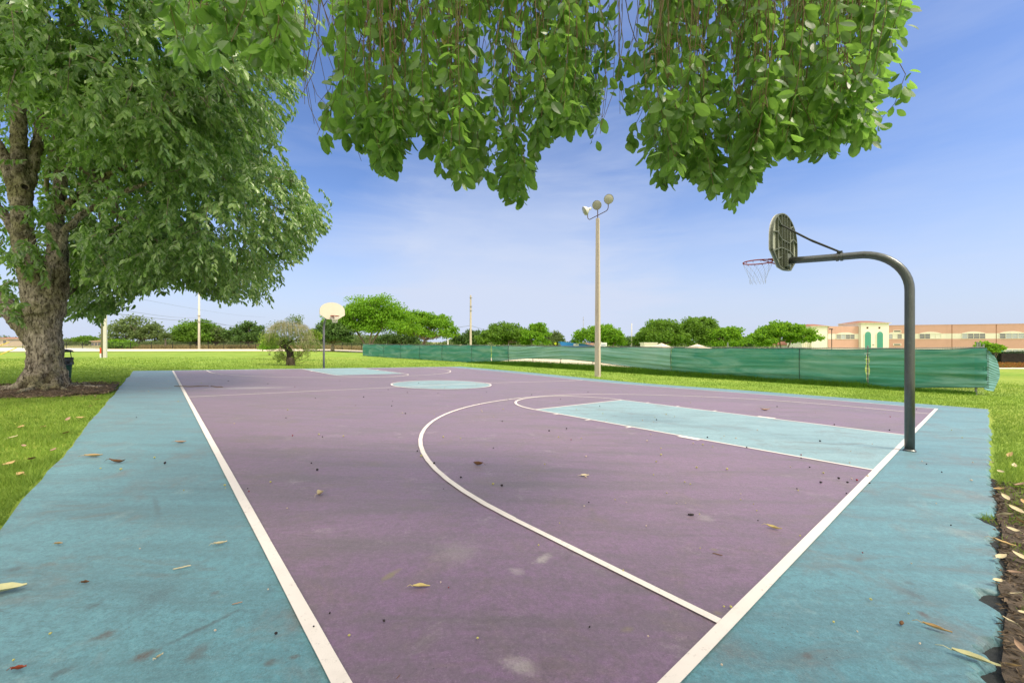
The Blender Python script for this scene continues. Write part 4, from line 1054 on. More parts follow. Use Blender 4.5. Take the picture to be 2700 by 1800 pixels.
far_tree('low bright green bush at the foot of the airy tree by the back fence', 96, [(286, 894, 330, 918), (316, 898, 356, 918)], (320, 919), 'leaf_f', 1900, .36, 3, .08, .34, name='bush', holes=.1)
far_tree('small rounded tree far off beyond the field, left of the utility poles', 160, [(205, 886, 248, 905)], (225, 913), 'leaf_g', 1400, .6, 2, .2, .3, holes=.1)
far_tree('dark leafy tree standing behind the distant hoop', 74, [(822, 858, 868, 905), (838, 846, 918, 903), (872, 868, 922, 905)], (877, 921), 'leaf_d', 6000, .38, 1, .34, .27, holes=.2, barkm='bark')
far_tree('tallest bright green spreading tree behind the left end of the green fence', 78, [(876, 792, 985, 880), (930, 768, 1045, 850), (968, 800, 1090, 890), (860, 828, 960, 890)], (970, 925), 'leaf_f', 17000, .40, 4, .36, .25, holes=.30, spread=.5, flat=.62)
far_tree('bright green tree with pale stems just right of the tallest tree', 84, [(1062, 815, 1140, 892), (1105, 824, 1196, 898)], (1108, 925), 'leaf_f', 8000, .42, 3, .28, .22, holes=.30, spread=.45, flat=.6)
far_tree('low dark thicket tree under the gap between the two bright trees', 92, [(998, 876, 1052, 914), (1040, 870, 1100, 914)], (1045, 925), 'leaf_d', 3000, .42, 3, .18, .3, holes=.15)
far_tree('dark dense tree behind the weathered pole', 104, [(1196, 876, 1235, 914), (1218, 868, 1275, 914)], (1238, 925), 'leaf_d', 3600, .5, 2, .22, .28, holes=.15)
far_tree('broad many stemmed tree with twiggy top right of the weathered pole', 90, [(1262, 868, 1330, 912), (1285, 846, 1372, 900), (1330, 860, 1392, 912)], (1338, 925), 'leaf_g', 8500, .44, 4, .26, .22, holes=.4, spread=.5)
far_tree('yellowish round topped tree left of the yellow signs', 88, [(1376, 858, 1446, 912), (1392, 852, 1440, 890)], (1412, 925), 'leaf_f', 5200, .42, 3, .22, .24, holes=.32)
far_tree('thin olive tree immediately behind the yellow signs', 100, [(1443, 872, 1486, 913)], (1462, 925), 'leaf_olive', 1700, .46, 2, .2, .28, holes=.45)
far_tree('rounded tree partly hidden behind the floodlight pole', 82, [(1516, 866, 1590, 905), (1548, 850, 1625, 900), (1580, 866, 1642, 914)], (1605, 925), 'leaf_f', 8000, .40, 2, .26, .22, holes=.42)
far_tree('low dark tree between the floodlight pole tree and the thin mast', 105, [(1640, 884, 1700, 916)], (1668, 925), 'leaf_d', 2600, .5, 2, .2, .3, holes=.1)
far_tree('leftmost tree of the tall dense clump behind the cream tents', 78, [(1675, 862, 1740, 905), (1700, 836, 1796, 912)], (1745, 925), 'leaf_g', 8200, .42, 2, .32, .22, holes=.25)
far_tree('tallest tree of the dense clump behind the cream tents', 80, [(1780, 850, 1880, 914), (1800, 832, 1892, 890)], (1835, 925), 'leaf_g', 8200, .42, 2, .32, .23, holes=.2)
far_tree('yellow green right hand tree of the dense clump behind the tents', 76, [(1872, 868, 1952, 916), (1900, 861, 1950, 890)], (1912, 925), 'leaf_f', 4400, .40, 2, .25, .26, holes=.2)
far_tree('low dark tree in the gap before the umbrella shaped tree', 98, [(1934, 888, 1982, 917)], (1958, 925), 'leaf_d', 2200, .5, 2, .2, .3, holes=.1)
far_tree('umbrella shaped tree in front of the left end of the school', 66, [(1974, 868, 2050, 915), (2012, 846, 2112, 890), (2078, 858, 2148, 906)], (2062, 925), 'leaf_f', 10500, .36, 3, .26, .21, holes=.38, spread=.4)
far_tree('small bright bush showing above the fence corner in front of the school', 44, [(2583, 903, 2626, 926)], (2604, 930), 'leaf_f', 1500, .26, 4, .05, .34, name='bush', holes=.2)
# small fan palm by the back fence
t = thing('palm_tree', 'small fan palm between the airy tree and the round tree across the road', 'tree', tuple(px(436, 918, 98)[:2]) + (float(g(px(436, 918, 98)[0], 98)),))
MB().tube([(0, 0, -.1), (.05, 0, 1.6), (0, 0, 2.6)], [.2, .16, .15], 8).build('trunk', M['bark_far'], t, True)
n = 420; d = rand_dirs(n); d[:, 2] = np.abs(d[:, 2]) * .9 - .25; d = unit(d)
lb = MB(); leaf4(lb, np.array([0, 0, 2.8]) + d * .35, d + [0, 0, -.2], np.cross(d, rand_dirs(n)), rng.uniform(.7, 1.25, n), .16, .1); lb.build('crown', M['leaf_olive'], t)

# withered shrub with dark twisted trunk
p = px(763, 962, 27.6); sz = float(g(p[0], 27.6))
t = thing('withered_shrub', 'withered drooping shrub with a black twisted trunk on the lawn left of the distant hoop', 'shrub', (p[0], 27.6, sz)); O = np.array(t.location)
tpx = lambda x, y, dy=0: px(640 + x * .13605, 780 + y * .13605, 27.6 + dy) - O
mb = MB()
limb(mb, [tpx(930, 1370), tpx(925, 1200), tpx(905, 1080), tpx(840, 1000), tpx(770, 950), tpx(790, 900), tpx(765, 850), tpx(745, 800)], [.29, .24, .20, .19, .17, .13, .09, .05], 12, 5, .02)
limb(mb, [tpx(830, 980), tpx(870, 920), tpx(930, 880), tpx(1000, 865), tpx(1100, 800)], [.09, .075, .06, .045, .02], 8)
limb(mb, [tpx(1000, 870), tpx(1290, 845, .2), tpx(1400, 860, .2), tpx(1530, 920, .2)], [.05, .035, .03, .015], 6)
mb.build('trunk', M['bark_dark'], t, True)
mb = MB()
for i in range(11):
    a = i * .6; xx = 860 + i * 14
    limb(mb, [tpx(xx, 1365, -.24 + .02 * (i % 3)), tpx(xx + 30 * math.sin(a), 1280, -.26), tpx(930 + (xx - 930) * .7, 1190, -.22)], [.04, .028, .016], 6)
mb.build('strands', M['bark_shrub'], t, True)
mb = MB(); n = 560
top = tpx(800, 560); c0 = tpx(900, 640)
for i in range(n):
    a = rng.uniform(0, 6.28); r = rng.random() ** .6
    s0 = c0 + np.array([math.cos(a) * r * 1.05, math.sin(a) * r * .95, .42 * (1 - r ** 2) + rng.normal() * .10])
    if rng.random() < .18: s0 = tpx(1200 + rng.normal() * 110, 800 + rng.normal() * 70, rng.normal() * .4)
    o = np.array([math.cos(a), math.sin(a), 0]) * rng.uniform(.15, .65); L = rng.uniform(.35, 1.0)
    mb.tube([s0, s0 + o * .5 + [0, 0, .03], s0 + o + [0, 0, -L * .45], s0 + o * 1.15 + [0, 0, -L]], [.008, .007, .006, .004], 3, False)
mb.build('withes', M['withe'], t)
lb = MB()
def cloud(cx, cy, rx, ry, n, ls, mat_mb, dr=.8):
    c = tpx(cx, cy); d = rand_dirs(n) * rng.random((n, 1)) ** .4
    w = rx * .13605 / F * 27.6; h = ry * .13605 / F * 27.6
    P = c + d * np.array([w, w * .8, h]); P = P[vn(P[:, 0] * 4, P[:, 1] * 4, P[:, 2] * 4, 2) > -.1]; m = len(P)
    leaf4(mat_mb, P, unit(rng.normal(size=(m, 3)) + [0, 0, -.3]), unit(rng.normal(size=(m, 3)) + [0, 0, .8]), ls * rng.uniform(.6, 1.3, m), ls * .5)
cloud(1030, 460, 190, 110, 520, .12, lb); cloud(700, 560, 260, 90, 260, .11, lb); cloud(860, 760, 330, 130, 900, .11, lb)
cloud(720, 1180, 130, 150, 700, .10, lb); cloud(1120, 1130, 190, 150, 900, .10, lb); cloud(1350, 960, 200, 130, 900, .10, lb); cloud(560, 900, 150, 170, 700, .11, lb); cloud(1000, 950, 260, 120, 700, .10, lb)
cloud(900, 720, 420, 160, 1500, .11, lb); cloud(700, 900, 260, 150, 900, .11, lb)
lb.build('crown', M['leaf_y2'], t)
tb = MB()
for i in range(26):
    a = tpx(915 + rng.normal() * 25, 1300); b = tpx(rng.choice([680, 760, 1080, 1180, 1260]) + rng.normal() * 50, 1080 + rng.normal() * 60, rng.normal() * .3)
    tb.tube([a, (a + b) / 2 + [0, 0, -.05], b], [.012, .01, .005], 4, False)
tb.build('shoots', M['twig'], t)
far_tree('yellow green shrub half hidden behind the withered shrub', 38, [(690, 872, 735, 918), (800, 866, 838, 900), (815, 872, 842, 905)], (770, 934), 'leaf_y', 1700, .17, 3, .05, .34, name='shrub', holes=.3, spread=.5)
far_tree('pale green bush at the left foot of the withered shrub, by the road', 52, [(694, 900, 728, 922)], (710, 925), 'leaf_f', 900, .22, 3, .05, .34, name='shrub', holes=.2)

# far woods behind the field and rough dry grass
mb = MB(); n = 26000
x = rng.uniform(-260, -40, n); y = 165 + rng.uniform(0, 14, n); hgt = 2.0 + 1.6 * vn(x * .06, 1.0) + 1.0 * vn(x * .3, 4.0)
P = np.stack([x, y, g(x, y) + np.abs(hgt) * rng.random(n) ** .6], 1)
leaf4(mb, P, rand_dirs(n), unit(rng.normal(size=(n, 3)) + [0, -.6, .8]), rng.uniform(.5, 1.1, n), .5); 
n = 22000; x = rng.uniform(-80, 190, n); y = 150 + rng.uniform(0, 14, n); hgt = 3.2 + 1.6 * vn(x * .06, 1.0) + 1.0 * vn(x * .3, 4.0)
P = np.stack([x, y, g(x, y) + np.abs(hgt) * rng.random(n) ** .6], 1)
leaf4(mb, P, rand_dirs(n), unit(rng.normal(size=(n, 3)) + [0, -.6, .8]), rng.uniform(.5, 1.1, n), .5)
kind(mb.build('far_woods', M['leaf_olive']), 'stuff', 'low green woods along the skyline', 'woods')
n = 30000; x = rng.uniform(-130, -20, n); y = 95 + 40 * rng.random(n) ** 1.5
k = x > -.98 * y; x, y = x[k], y[k]
kind(blades('dry_field_grass', M['dry'], x, y, rng.uniform(.4, .95, len(x)), rng.uniform(.10, .2, len(x))), 'stuff', 'rough dry grass of the field beyond the road', 'grass')

# ================================================================== BACK FENCE, POLES, WIRES
t = thing('black_fence', 'black chain link fence with tall posts along the far side of the road', 'fence')
pxs = [60, 130, 175, 217.5, 287, 344, 399, 455, 501, 549, 590, 635, 674, 716, 760, 803, 846, 902, 927, 953]
pts = [px(q, 918, 93.5) for q in pxs]
for q in pts:
    z = float(g(q[0], q[1])); MB().tube([(q[0], q[1], z - .1), (q[0], q[1], z + 1.62)], .055, 6).build('post', M['black'], t)
x = np.array([q[0] for q in pts]); y = np.array([q[1] for q in pts]); zz = g(x, y)
U = np.broadcast_to(x[:, None], (len(x), 2)); V = np.broadcast_to(np.array([0, 1.5]), (len(x), 2))
uv_sheet('chain_mesh', M['chain_black'], U + 0, np.broadcast_to(y[:, None], U.shape) + .06, zz[:, None] + V, U / 3, V / 3, t)
MB().tube(np.c_[x, y + .0, zz + 1.56], .03, 5).build('top_rail', M['black'], t)
def pole(name, label, xs, Y, r, top, mat, n=12, cat='utility pole', square=False, bands=None, ys=None, group=None):
    p = px(xs, 900, Y); z = float(g(p[0], Y))
    t = thing(name, label, cat, (p[0], Y, z), .4, group)
    if square: sqm = MB().add(np.array(chamf(2 * r, -.1, .03) + chamf(1.3 * r, top - z, .02)), [tuple(range(8))[::-1], tuple(range(8, 16))] + [(i, (i + 1) % 8, 8 + (i + 1) % 8, 8 + i) for i in range(8)]); sqm.build('pole', M[mat], t)
    else: MB().tube([(0, 0, -.1), (0, 0, (top - z) / 2), (0, 0, top - z)], [r, r * .87, r * .72], n).build('pole', M[mat], t, True)
    for q in bands or []:
        MB().tube([(0, 0, q - z - .06), (0, 0, q - z + .06)], r * 1.12, n).box((0, -r * 1.2, q - z), (r * 2.6, .1, .1)).build('band', M['galv'], t)
    return t
pole('utility_pole', 'pale square concrete utility pole rising into the leaves, beside the red marker post', 277.2, 37.8, .125, 11.5, 'pole_white', square=True, bands=[4.45, 5.1])
pole('utility_pole', 'weathered brown round pole standing close behind the pale concrete pole', 270.3, 38.3, .125, 11.3, 'pole_wood')
pole('utility_pole', 'lone slim pale pole at the road edge in front of the full round tree', 525, 90, .235, 14.2, 'pole_white', bands=[5.6, 7.0])
pole('utility_pole', 'weathered pole with bare top above the left part of the green fence', 1241, 80, .19, 10.4, 'pole', square=True, bands=[7.4, 8.2, 9.9])
pole('mast', 'thin grey mast rising from trees to the right of the floodlight pole', 1665.6, 80, .11, 4.9, 'pole_white', 8, 'mast')
pole('mast', 'faint far mast above the tree left of the floodlight pole', 1538, 150, .12, 10.4, 'galv', 8, 'mast', bands=[9.3])
pole('mast', 'short pale post above the fence near the two bright trees', 1181, 82, .13, 2.2, 'white', 8, 'mast')
# marker post
p = px(265, 940.5, 36.8); t = thing('marker_post', 'low marker post painted red above white beside the pale utility pole', 'marker post', (p[0], 36.8, float(g(p[0], 36.8))))
MB().tube([(0, 0, -.05), (0, 0, .38)], .055, 10).build('post', M['white'], t); MB().tube([(0, 0, .38), (0, 0, .88), (0, 0, .91)], [.058, .058, .03], 10).build('sleeve', M['red'], t)
def wire(label, a, b, sag, r=.016):
    a = np.array(a, float); b = np.array(b, float); u = np.linspace(0, 1, 24)[:, None]
    P = a * (1 - u) + b * u - np.array([0, 0, 1]) * sag * 4 * u * (1 - u)
    tag(MB().tube(P, r, 4).build('power_line', M['wire']), label, 'power line')
w1 = px(278, 809, 37.8); w2 = px(525, 838, 90); w3 = px(640, 862, 150)
wire('upper cable from the concrete pole to the lone pale pole', w1, w2, .35, .018); wire('upper cable running right from the lone pale pole', w2, w3, .4, .03)
w1 = px(278, 823, 37.8); w2 = px(525, 846.5, 90); w3 = px(650, 860, 150)
wire('lower thicker cable from the concrete pole to the lone pale pole', w1, w2, .2, .026); wire('lower cable running right from the lone pale pole', w2, w3, .3, .04)
wp = px(1241, 858, 80); wire('cable from the weathered pole down to the bright tree', wp, px(1150, 866, 92), .15, .035); wire('cable from the weathered pole toward the broad tree', wp, px(1300, 872, 95), .15, .035)
wire('faint high cable sagging across the sky above the road', px(278, 770, 37.8), px(700, 836, 120), .5, .012)
for i, (a, b, lb_) in enumerate((((-8, 914), (24, 902), 'upper yellow guy wire guard left of the big trunk'), ((2, 934), (43, 917), 'lower yellow guy wire guard left of the big trunk'))):
    pa, pb = px(a[0], a[1], 36), px(b[0], b[1], 39)
    t = thing('guy_wire', lb_, 'guy wire'); MB().tube([pa, pb], .045, 8).build('guard', M['yellow_guard'], t); MB().tube([pb, pb + (pb - pa) * 2.5], .012, 5).build('wire', M['wire'], t)
# bin behind the trunk
p = px(163, 1000, 14.2); t = thing('trash_can', 'green mesh bin with black liner and raised lid behind the big trunk', 'trash can', (p[0], 14.2, float(g(p[0], 14.2))))
MB().lathe([(.22, .04), (.235, .3), (.262, .64), (.27, .66)], 28).build('basket', M['bin'], t, True)
v = np.linspace(0, 1, 12); a = np.linspace(0, 2 * np.pi, 49); Vg, Ag = np.meshgrid(v, a, indexing='ij')
rr = .277 + .012 * np.sin(Ag * 9 + 2 * Vg) * (1 - Vg) + .02 * vn(np.cos(Ag) * 4, np.sin(Ag) * 4, Vg * 5) * (1 - .6 * Vg); zz = .50 + .24 * Vg
MB().grid(rr * np.cos(Ag), rr * np.sin(Ag), zz).build('liner', M['bag'], t, True)
MB().lathe([(.27, .72), (.288, .735), (.288, .755), (.262, .76)], 28).build('collar', M['black'], t)
for q in range(3): MB().tube([(.25 * math.cos(q * 2.1 + .4), .25 * math.sin(q * 2.1 + .4), .73), (.22 * math.cos(q * 2.1 + .4), .22 * math.sin(q * 2.1 + .4), .96)], .012, 6).build('lid_support', M['black'], t)
MB().lathe([(.30, .945), (.302, .96), (.24, 1.01), (.12, 1.05), (.0, 1.06)], 28).build('lid', M['black'], t, True)
# lawn lamp in front of the school
p = px(2193, 900, 58); z = float(g(p[0], 58)); t = thing('lamp_post', 'thin dark lamp post with small head in front of the school', 'lamp post', (p[0], 58, z))
hh_ = float(px(0, 868, 58)[2]) - z
MB().tube([(0, 0, -.1), (0, 0, hh_)], .045, 8).build('pole', M['black'], t); MB().box((-.12, 0, hh_ + .03), (.42, .22, .12)).box((.02, 0, hh_ - .05), (.1, .1, .1)).build('lamp_head', M['black'], t)
# yellow diamond signs
for i, (xs, ys, sz_, lbl) in enumerate(((1464.6, 905.8, .56, 'left and larger yellow diamond crossing sign above the green fence'), (1474.9, 906.6, .46, 'right and smaller yellow diamond crossing sign beside the blue building'))):
    p = px(xs, ys, 84); z = float(g(p[0], 84)); t = thing('crossing_sign', lbl, 'road sign', (p[0], 84, z)); h = float(p[2]) - z
    MB().tube([(0, .04, -.1), (0, .04, h + .3)], .035, 8).build('post', M['galv'], t)
    Mx = np.array([[1, 0, 0, 0], [0, 0, 1, 0], [0, 1, 0, h], [0, 0, 0, 1]], float); s2 = sz_ * .5
    MB().prism([(0, -s2), (s2, 0), (0, s2), (-s2, 0)], -.02, 0, Mx).build('sign_board', M['yellow'], t)
    b = MB(); b.prism([(-.02, -.10), (.04, -.10), (.05, .04), (-.03, .04)], -.028, -.022, Mx).prism([(-.03, .06), (.03, .06), (.03, .12), (-.03, .12)], -.028, -.022, Mx).prism([(-.11, -.02), (-.03, .0), (-.03, .03), (-.11, .01)], -.028, -.022, Mx)
    b.build('symbol', M['black'], t)
# ================================================================== BUILDINGS BEYOND THE FENCE
def wpt(xs, ys, Y): return px(xs, ys, Y)
sc = thing('school_building', 'long two storey peach and cream school with a green arched tower behind the green fence', 'building')
GB = -2.35
# facade planes: local frame along the wall (u to the right, v outward to the viewer, z up)
class Wall:
    def __init__(s, a, b):
        s.a = np.array(a, float); s.b = np.array(b, float); d = s.b - s.a; s.L = np.linalg.norm(d); s.d = d / s.L
        s.n = np.array([s.d[1], -s.d[0]])
        if s.n[1] > 0: s.n = -s.n
    def M(s):     # prism xy = (u, z), extruded along outward normal
        return np.array([[s.d[0], 0, s.n[0], s.a[0]], [s.d[1], 0, s.n[1], s.a[1]], [0, 1, 0, 0], [0, 0, 0, 1]], float)
    def u(s, xs):  # wall coordinate seen at photo column xs
        r = (xs - 1350) / F; return (s.a[0] - r * s.a[1]) / (r * s.d[1] - s.d[0])
    def z(s, xs, ys):
        u = s.u(xs); Y = s.a[1] + s.d[1] * u; return CZ + (900 - ys) / F * Y
    def rect(s, mb, u0, u1, z0, z1, o0, o1): return mb.prism([(u0, z0), (u1, z0), (u1, z1), (u0, z1)], o0, o1, s.M())
r6 = lambda x: 2130 + x * .24235
r6y = lambda y: 830 + y * .24235
def window(wl, u0, u1, z0, z1, panes, parent):
    fr = MB(); w = (u1 - u0) / len(panes)
    th = .06
    for i in range(len(panes) + 1):
        uc = u0 + i * w; wl.rect(fr, uc - th / 2, uc + th / 2, z0, z1, .012, .09)
    for zc in (z0, z1): wl.rect(fr, u0 + th / 2, u1 - th / 2, zc - .04, zc + .04, .014, .085)
    f = fr.build('window', M['cream_white'], parent)
    for i, pm in enumerate(panes):
        a, b = u0 + i * w + th / 2 + .002, u0 + (i + 1) * w - th / 2 - .002
        p = MB(); wl.rect(p, a, b, z0 + .042, z1 - .042, .008, .03); p.build('pane', M[pm], f)
        if pm in ('glass', 'glass_blind'):
            q = MB(); wl.rect(q, a, b, (z0 + z1) / 2 - .025, (z0 + z1) / 2 + .025, .031, .06); q.build('glazing_bar', M['cream_white'], f)
def arch_head(wl, u0, u1, z0, rise, parent, m='cream_white'):
    n = 14; P = [(u0, z0)] + [(u1, z0)] + [(u1 - (u1 - u0) * k / n, z0 + .01 + rise * (1 - (2 * k / n - 1) ** 2)) for k in range(1, n)]
    MB().prism(P, .01, .07, wl.M()).build('arched_lintel', M[m], parent)
def facade(wl, ztop, zb1, zb0, zl, parent, u0=0, u1=None):
    u1 = wl.L if u1 is None else u1
    b = MB(); wl.rect(b, u0, u1, zb1, ztop, -6, 0); b.build('upper_wall', M['peach'], parent)
    b = MB(); wl.rect(b, u0, u1, zb0, zb1, -6, -.004); b.build('window_band', M['cream'], parent)
    b = MB(); wl.rect(b, u0, u1, zl, zb0, -6, .002); b.build('lower_wall', M['peach'], parent)
    b = MB(); wl.rect(b, u0, u1, GB - .6, zl, -6, -.003); b.build('ground_floor_wall', M['cream'], parent)
# left cream block
w0 = Wall((71.4, 100.2), (77.3, 100.2))
b = MB(); w0.rect(b, 1.95, w0.L, GB - .6, 5.02, -8, 0); b.build('corner_tower', M['cream'], sc)
b = MB(); w0.rect(b, 0, 1.945, GB - .6, 1.9, -6, -.6); b.build('side_wall', M['cream'], sc)
for q in (.35, .85, 1.35): b = MB(); w0.rect(b, q, q + .14, GB, 1.7, -.598, -.45); b.build('pilaster', M['cream_white'], sc)
def hip(wl, u0, u1, z, h, back, parent, ov=.35, name='roof'):
    a, c = u0 - ov, u1 + ov; P = []
    for u, o, zz in ((a, ov, z), (c, ov, z), (c, -back - ov, z), (a, -back - ov, z), ((a + c) / 2 - (c - a) * .18, -back / 2, z + h), ((a + c) / 2 + (c - a) * .18, -back / 2, z + h)):
        xy = wl.a + wl.d * u + wl.n * o; P.append((xy[0], xy[1], zz))
    o = MB().add(np.array(P), [(3, 2, 1, 0), (0, 1, 5, 4), (1, 2, 5), (2, 3, 4, 5), (3, 0, 4)]).build(name, M['tile'], parent)
    e = MB(); wl.rect(e, a, c, z - .12, z - .012, -back - ov, ov - .02); e.build('eaves', M['cream_white'], o)
hip(w0, 1.95, w0.L, 5.15, .55, 6, sc)
window(w0, w0.u(r6(127)), w0.u(r6(160)), w0.z(r6(140), r6y(270)), w0.z(r6(140), r6y(228)), ['glass'], sc)
# first peach wing
w1 = Wall((77.32, 100.1), (84.75, 100.1))
zt, zb1, zb0, zl = 5.07, 3.22, 1.96, -.22
facade(w1, zt, zb1, zb0, zl, sc)
window(w1, w1.u(r6(308)), w1.u(r6(508)), w1.z(r6(400), r6y(262)), w1.z(r6(400), r6y(213)), ['glass_grey', 'glass_blind', 'glass', 'glass'], sc)
arch_head(w1, w1.u(r6(300)), w1.u(r6(516)), w1.z(r6(400), r6y(212)) + .05, .40, sc)
# tower with two green louvred arches
w2 = Wall((84.8, 99.4), (91.55, 99.4))
b = MB(); w2.rect(b, 0, w2.L, GB - .6, 5.75, -7, 0); tw_ = b.build('arched_tower', M['cream'], sc)
hip(w2, 0, w2.L, 5.88, .62, 6.5, sc)
def arched(u0, u1, z0, z1, g_):
    r = (u1 - u0) / 2; c = (u0 + u1) / 2
    return [(u0 - g_, z0), (u1 + g_, z0)] + [(c + (r + g_) * math.cos(q), z1 - r + (r + g_) * math.sin(q)) for q in np.linspace(0, np.pi, 15)]
for a, c in ((613, 685), (745, 815)):
    u0, u1 = w2.u(r6(a + 4)), w2.u(r6(c - 2)); zt_ = w2.z(r6(640), r6y(182))
    s = MB().prism(arched(u0, u1, -1.2, zt_, .17), .01, .10, w2.M()).build('arch_surround', M['cream_white'], sc)
    v = MB().prism(arched(u0, u1, -1.15, zt_, 0), .102, .14, w2.M()).build('green_arch', M['teal'], s)
    bars = MB()
    for q in np.arange(-1.0, zt_ - .9, .42): w2.rect(bars, u0 + .03, u1 - .03, q, q + .04, .142, .155)
    for q in (.33, .66): w2.rect(bars, u0 + (u1 - u0) * q - .02, u0 + (u1 - u0) * q + .02, -1.1, zt_ - .5, .156, .168)
    bars.build('glazing_bar', M['teal'], v)
for q in (648, 778):
    b = MB(); uu = w2.u(r6(q)); zz = w2.z(r6(q), r6y(140)); w2.rect(b, uu - .21, uu + .21, zz - .2, zz + .2, .004, .05); b.build('vent', M['brown'], sc)
    b = MB(); w2.rect(b, uu - .12, uu + .12, zz - .11, zz + .11, .052, .07); b.build('vent_hole', M['knot_dark'], sc)
b = MB(); uu = w2.u(r6(712)); zz = w2.z(r6(712), r6y(324)); w2.rect(b, uu - .22, uu + .22, zz - .1, zz + .1, .004, .06); b.build('wall_light', M['galv'], sc)
# long right wing, coming a little toward us
w3 = Wall((91.57, 100.0), (91.57 + 60 * .915, 100.0 - 60 * .404))
zt, zb1, zb0, zl = 5.22, 3.22, 1.98, -.20
facade(w3, zt, zb1, zb0, zl, sc)
b = MB(); w3.rect(b, 0, w3.L, zt + .002, zt + .10, -6, .05); b.build('parapet_cap', M['peach'], sc)
def win3(a, c, panes, head=True):
    u0, u1 = w3.u(r6(a)), w3.u(r6(c)); window(w3, u0, u1, zb0 + .03, zb1 - .04, panes, sc)
    if head: arch_head(w3, u0 - .1, u1 + .1, zb1 + .002, .42, sc)
win3(872, 1022, ['glass_blind', 'shutter', 'glass_grey'])
win3(1213, 1450, ['glass', 'glass', 'shutter', 'shutter'])
win3(1675, 1930, ['glass_blind', 'glass', 'glass', 'glass'])
win3(2085, 2352, ['glass', 'glass_blind', 'glass_blind', 'glass_blind'])
for a, c in ((2500, 2760), (2920, 3180)): win3(a, c, ['glass', 'glass_blind', 'glass', 'glass'])
for a, c in ((2150, 2440),): 
    u0, u1 = w3.u(r6(a)), w3.u(r6(c)); window(w3, u0, u1, -1.55, -.42, ['glass_blind'] * 4, sc)
u0 = w3.u(r6(2075)); b = MB(); w3.rect(b, u0, w3.u(r6(2130)), GB, -.45, .004, .05); b.build('door', M['teal'], sc)
for a, c in ((1213, 1450), (1640, 1930)):
    u0, u1 = w3.u(r6(a)), w3.u(r6(c)); window(w3, u0, u1, -1.55, -.42, ['glass'] * 4, sc)
for yy in (178, 322):
    uu = w3.u(r6(972)); zz = w3.z(r6(972), r6y(yy)); f = MB(); w3.rect(f, uu - .75, uu + .75, zz - .26, zz + .26, .006, .06); f = f.build('vent', M['cream_white'], sc)
    b = MB(); w3.rect(b, uu - .60, uu + .60, zz - .12, zz + .12, .062, .09); b.build('grille', M['black'], f)
for q in (1568, 2050):
    b = MB(); uu = w3.u(r6(q)); w3.rect(b, uu - .05, uu + .05, GB, zt, .006, .02); b.build('joint', M['brown'], sc)
# red roofed pavilion left of the school
t = thing('red_roof_pavilion', 'low building with orange red hipped roof half under the umbrella shaped tree', 'building')
w4 = Wall(px(2074, 900, 108)[:2], px(2124, 900, 108)[:2])
b = MB(); w4.rect(b, .3, w4.L - .3, GB - .6, .42, -5, 0); b.build('wall', M['cream'], t); 
b = MB()
P = []
for u, o, zz in ((-.5, .6, .45), (w4.L + .5, .6, .45), (w4.L + .5, -5.6, .45), (-.5, -5.6, .45), (w4.L * .3, -2.5, 1.75), (w4.L * .7, -2.5, 1.75)):
    xy = w4.a + w4.d * u + w4.n * o; P.append((xy[0], xy[1], zz))
b.add(np.array(P), [(3, 2, 1, 0), (0, 1, 5, 4), (1, 2, 5), (2, 3, 4, 5), (3, 0, 4)]).build('roof', M['tile'], t)
# cream hut and two tents
t = thing('cream_hut', 'small flat roofed cream hut beside the left tent', 'hut')
w5 = Wall(px(1699, 900, 62)[:2], px(1733, 900, 62)[:2])
b = MB(); w5.rect(b, 0, w5.L, -2.3, float(px(0, 905, 62)[2]), -2, 0); b.build('wall', M['cream'], t)
b = MB(); w5.rect(b, -.08, w5.L + .08, float(px(0, 905, 62)[2]) + .002, float(px(0, 904, 62)[2]) + .06, -2.1, .08); b.build('roof', M['cream_white'], t)
for i, (x0, x1, xp, yp, ye, lbl) in enumerate(((1714, 1778, 1744, 904, 916.5, 'left cream peaked canopy tent beside the hut'), (1802, 1871, 1838, 906.8, 917.5, 'right cream peaked canopy tent standing alone'))):
    Yt = 58; c = px(xp, 900, Yt); z = float(g(c[0], Yt)); t = thing('canopy_tent', lbl, 'tent', (c[0], Yt, z), .5)
    hw = (x1 - x0) / F * Yt / 2 / 1.36; ze = float(px(0, ye, Yt)[2]) - z; zp = float(px(0, yp, Yt)[2]) - z
    b = MB(); m = 7
    for sx, sy in ((1, 0), (0, 1), (-1, 0), (0, -1)):
        u = np.linspace(0, 1, m)[:, None]; v = np.linspace(-1, 1, 7)[None]
        rad = hw * u; zz = ze + (zp - ze) * (1 - u) ** 1.15 + 0 * v
        X = rad * (sx + v * (1 - abs(sx))) if sy == 0 else rad * v; Yy = rad * v if sy == 0 else rad * sy
        X = X + 0 * v; Yy = Yy + 0 * v
        b.grid(X + 0 * zz, Yy + 0 * zz, zz)
    for sx, sy in ((1, 0), (0, 1), (-1, 0), (0, -1)):
        e = np.array([[sx * hw - sy * hw, sy * hw + sx * hw], [sx * hw + sy * hw, sy * hw - sx * hw]])
        b.add(np.array([[e[0, 0], e[0, 1], ze], [e[1, 0], e[1, 1], ze], [e[1, 0], e[1, 1], ze - .22], [e[0, 0], e[0, 1], ze - .22]]), [(0, 1, 2, 3)])
    b.build('canopy', M['tent'], t)
    for sx in (-1, 1):
        for sy in (-1, 1): MB().tube([(sx * (hw - .05), sy * (hw - .05), -.1), (sx * (hw - .05), sy * (hw - .05), ze - .02)], .03, 6).build('leg', M['galv'], t)
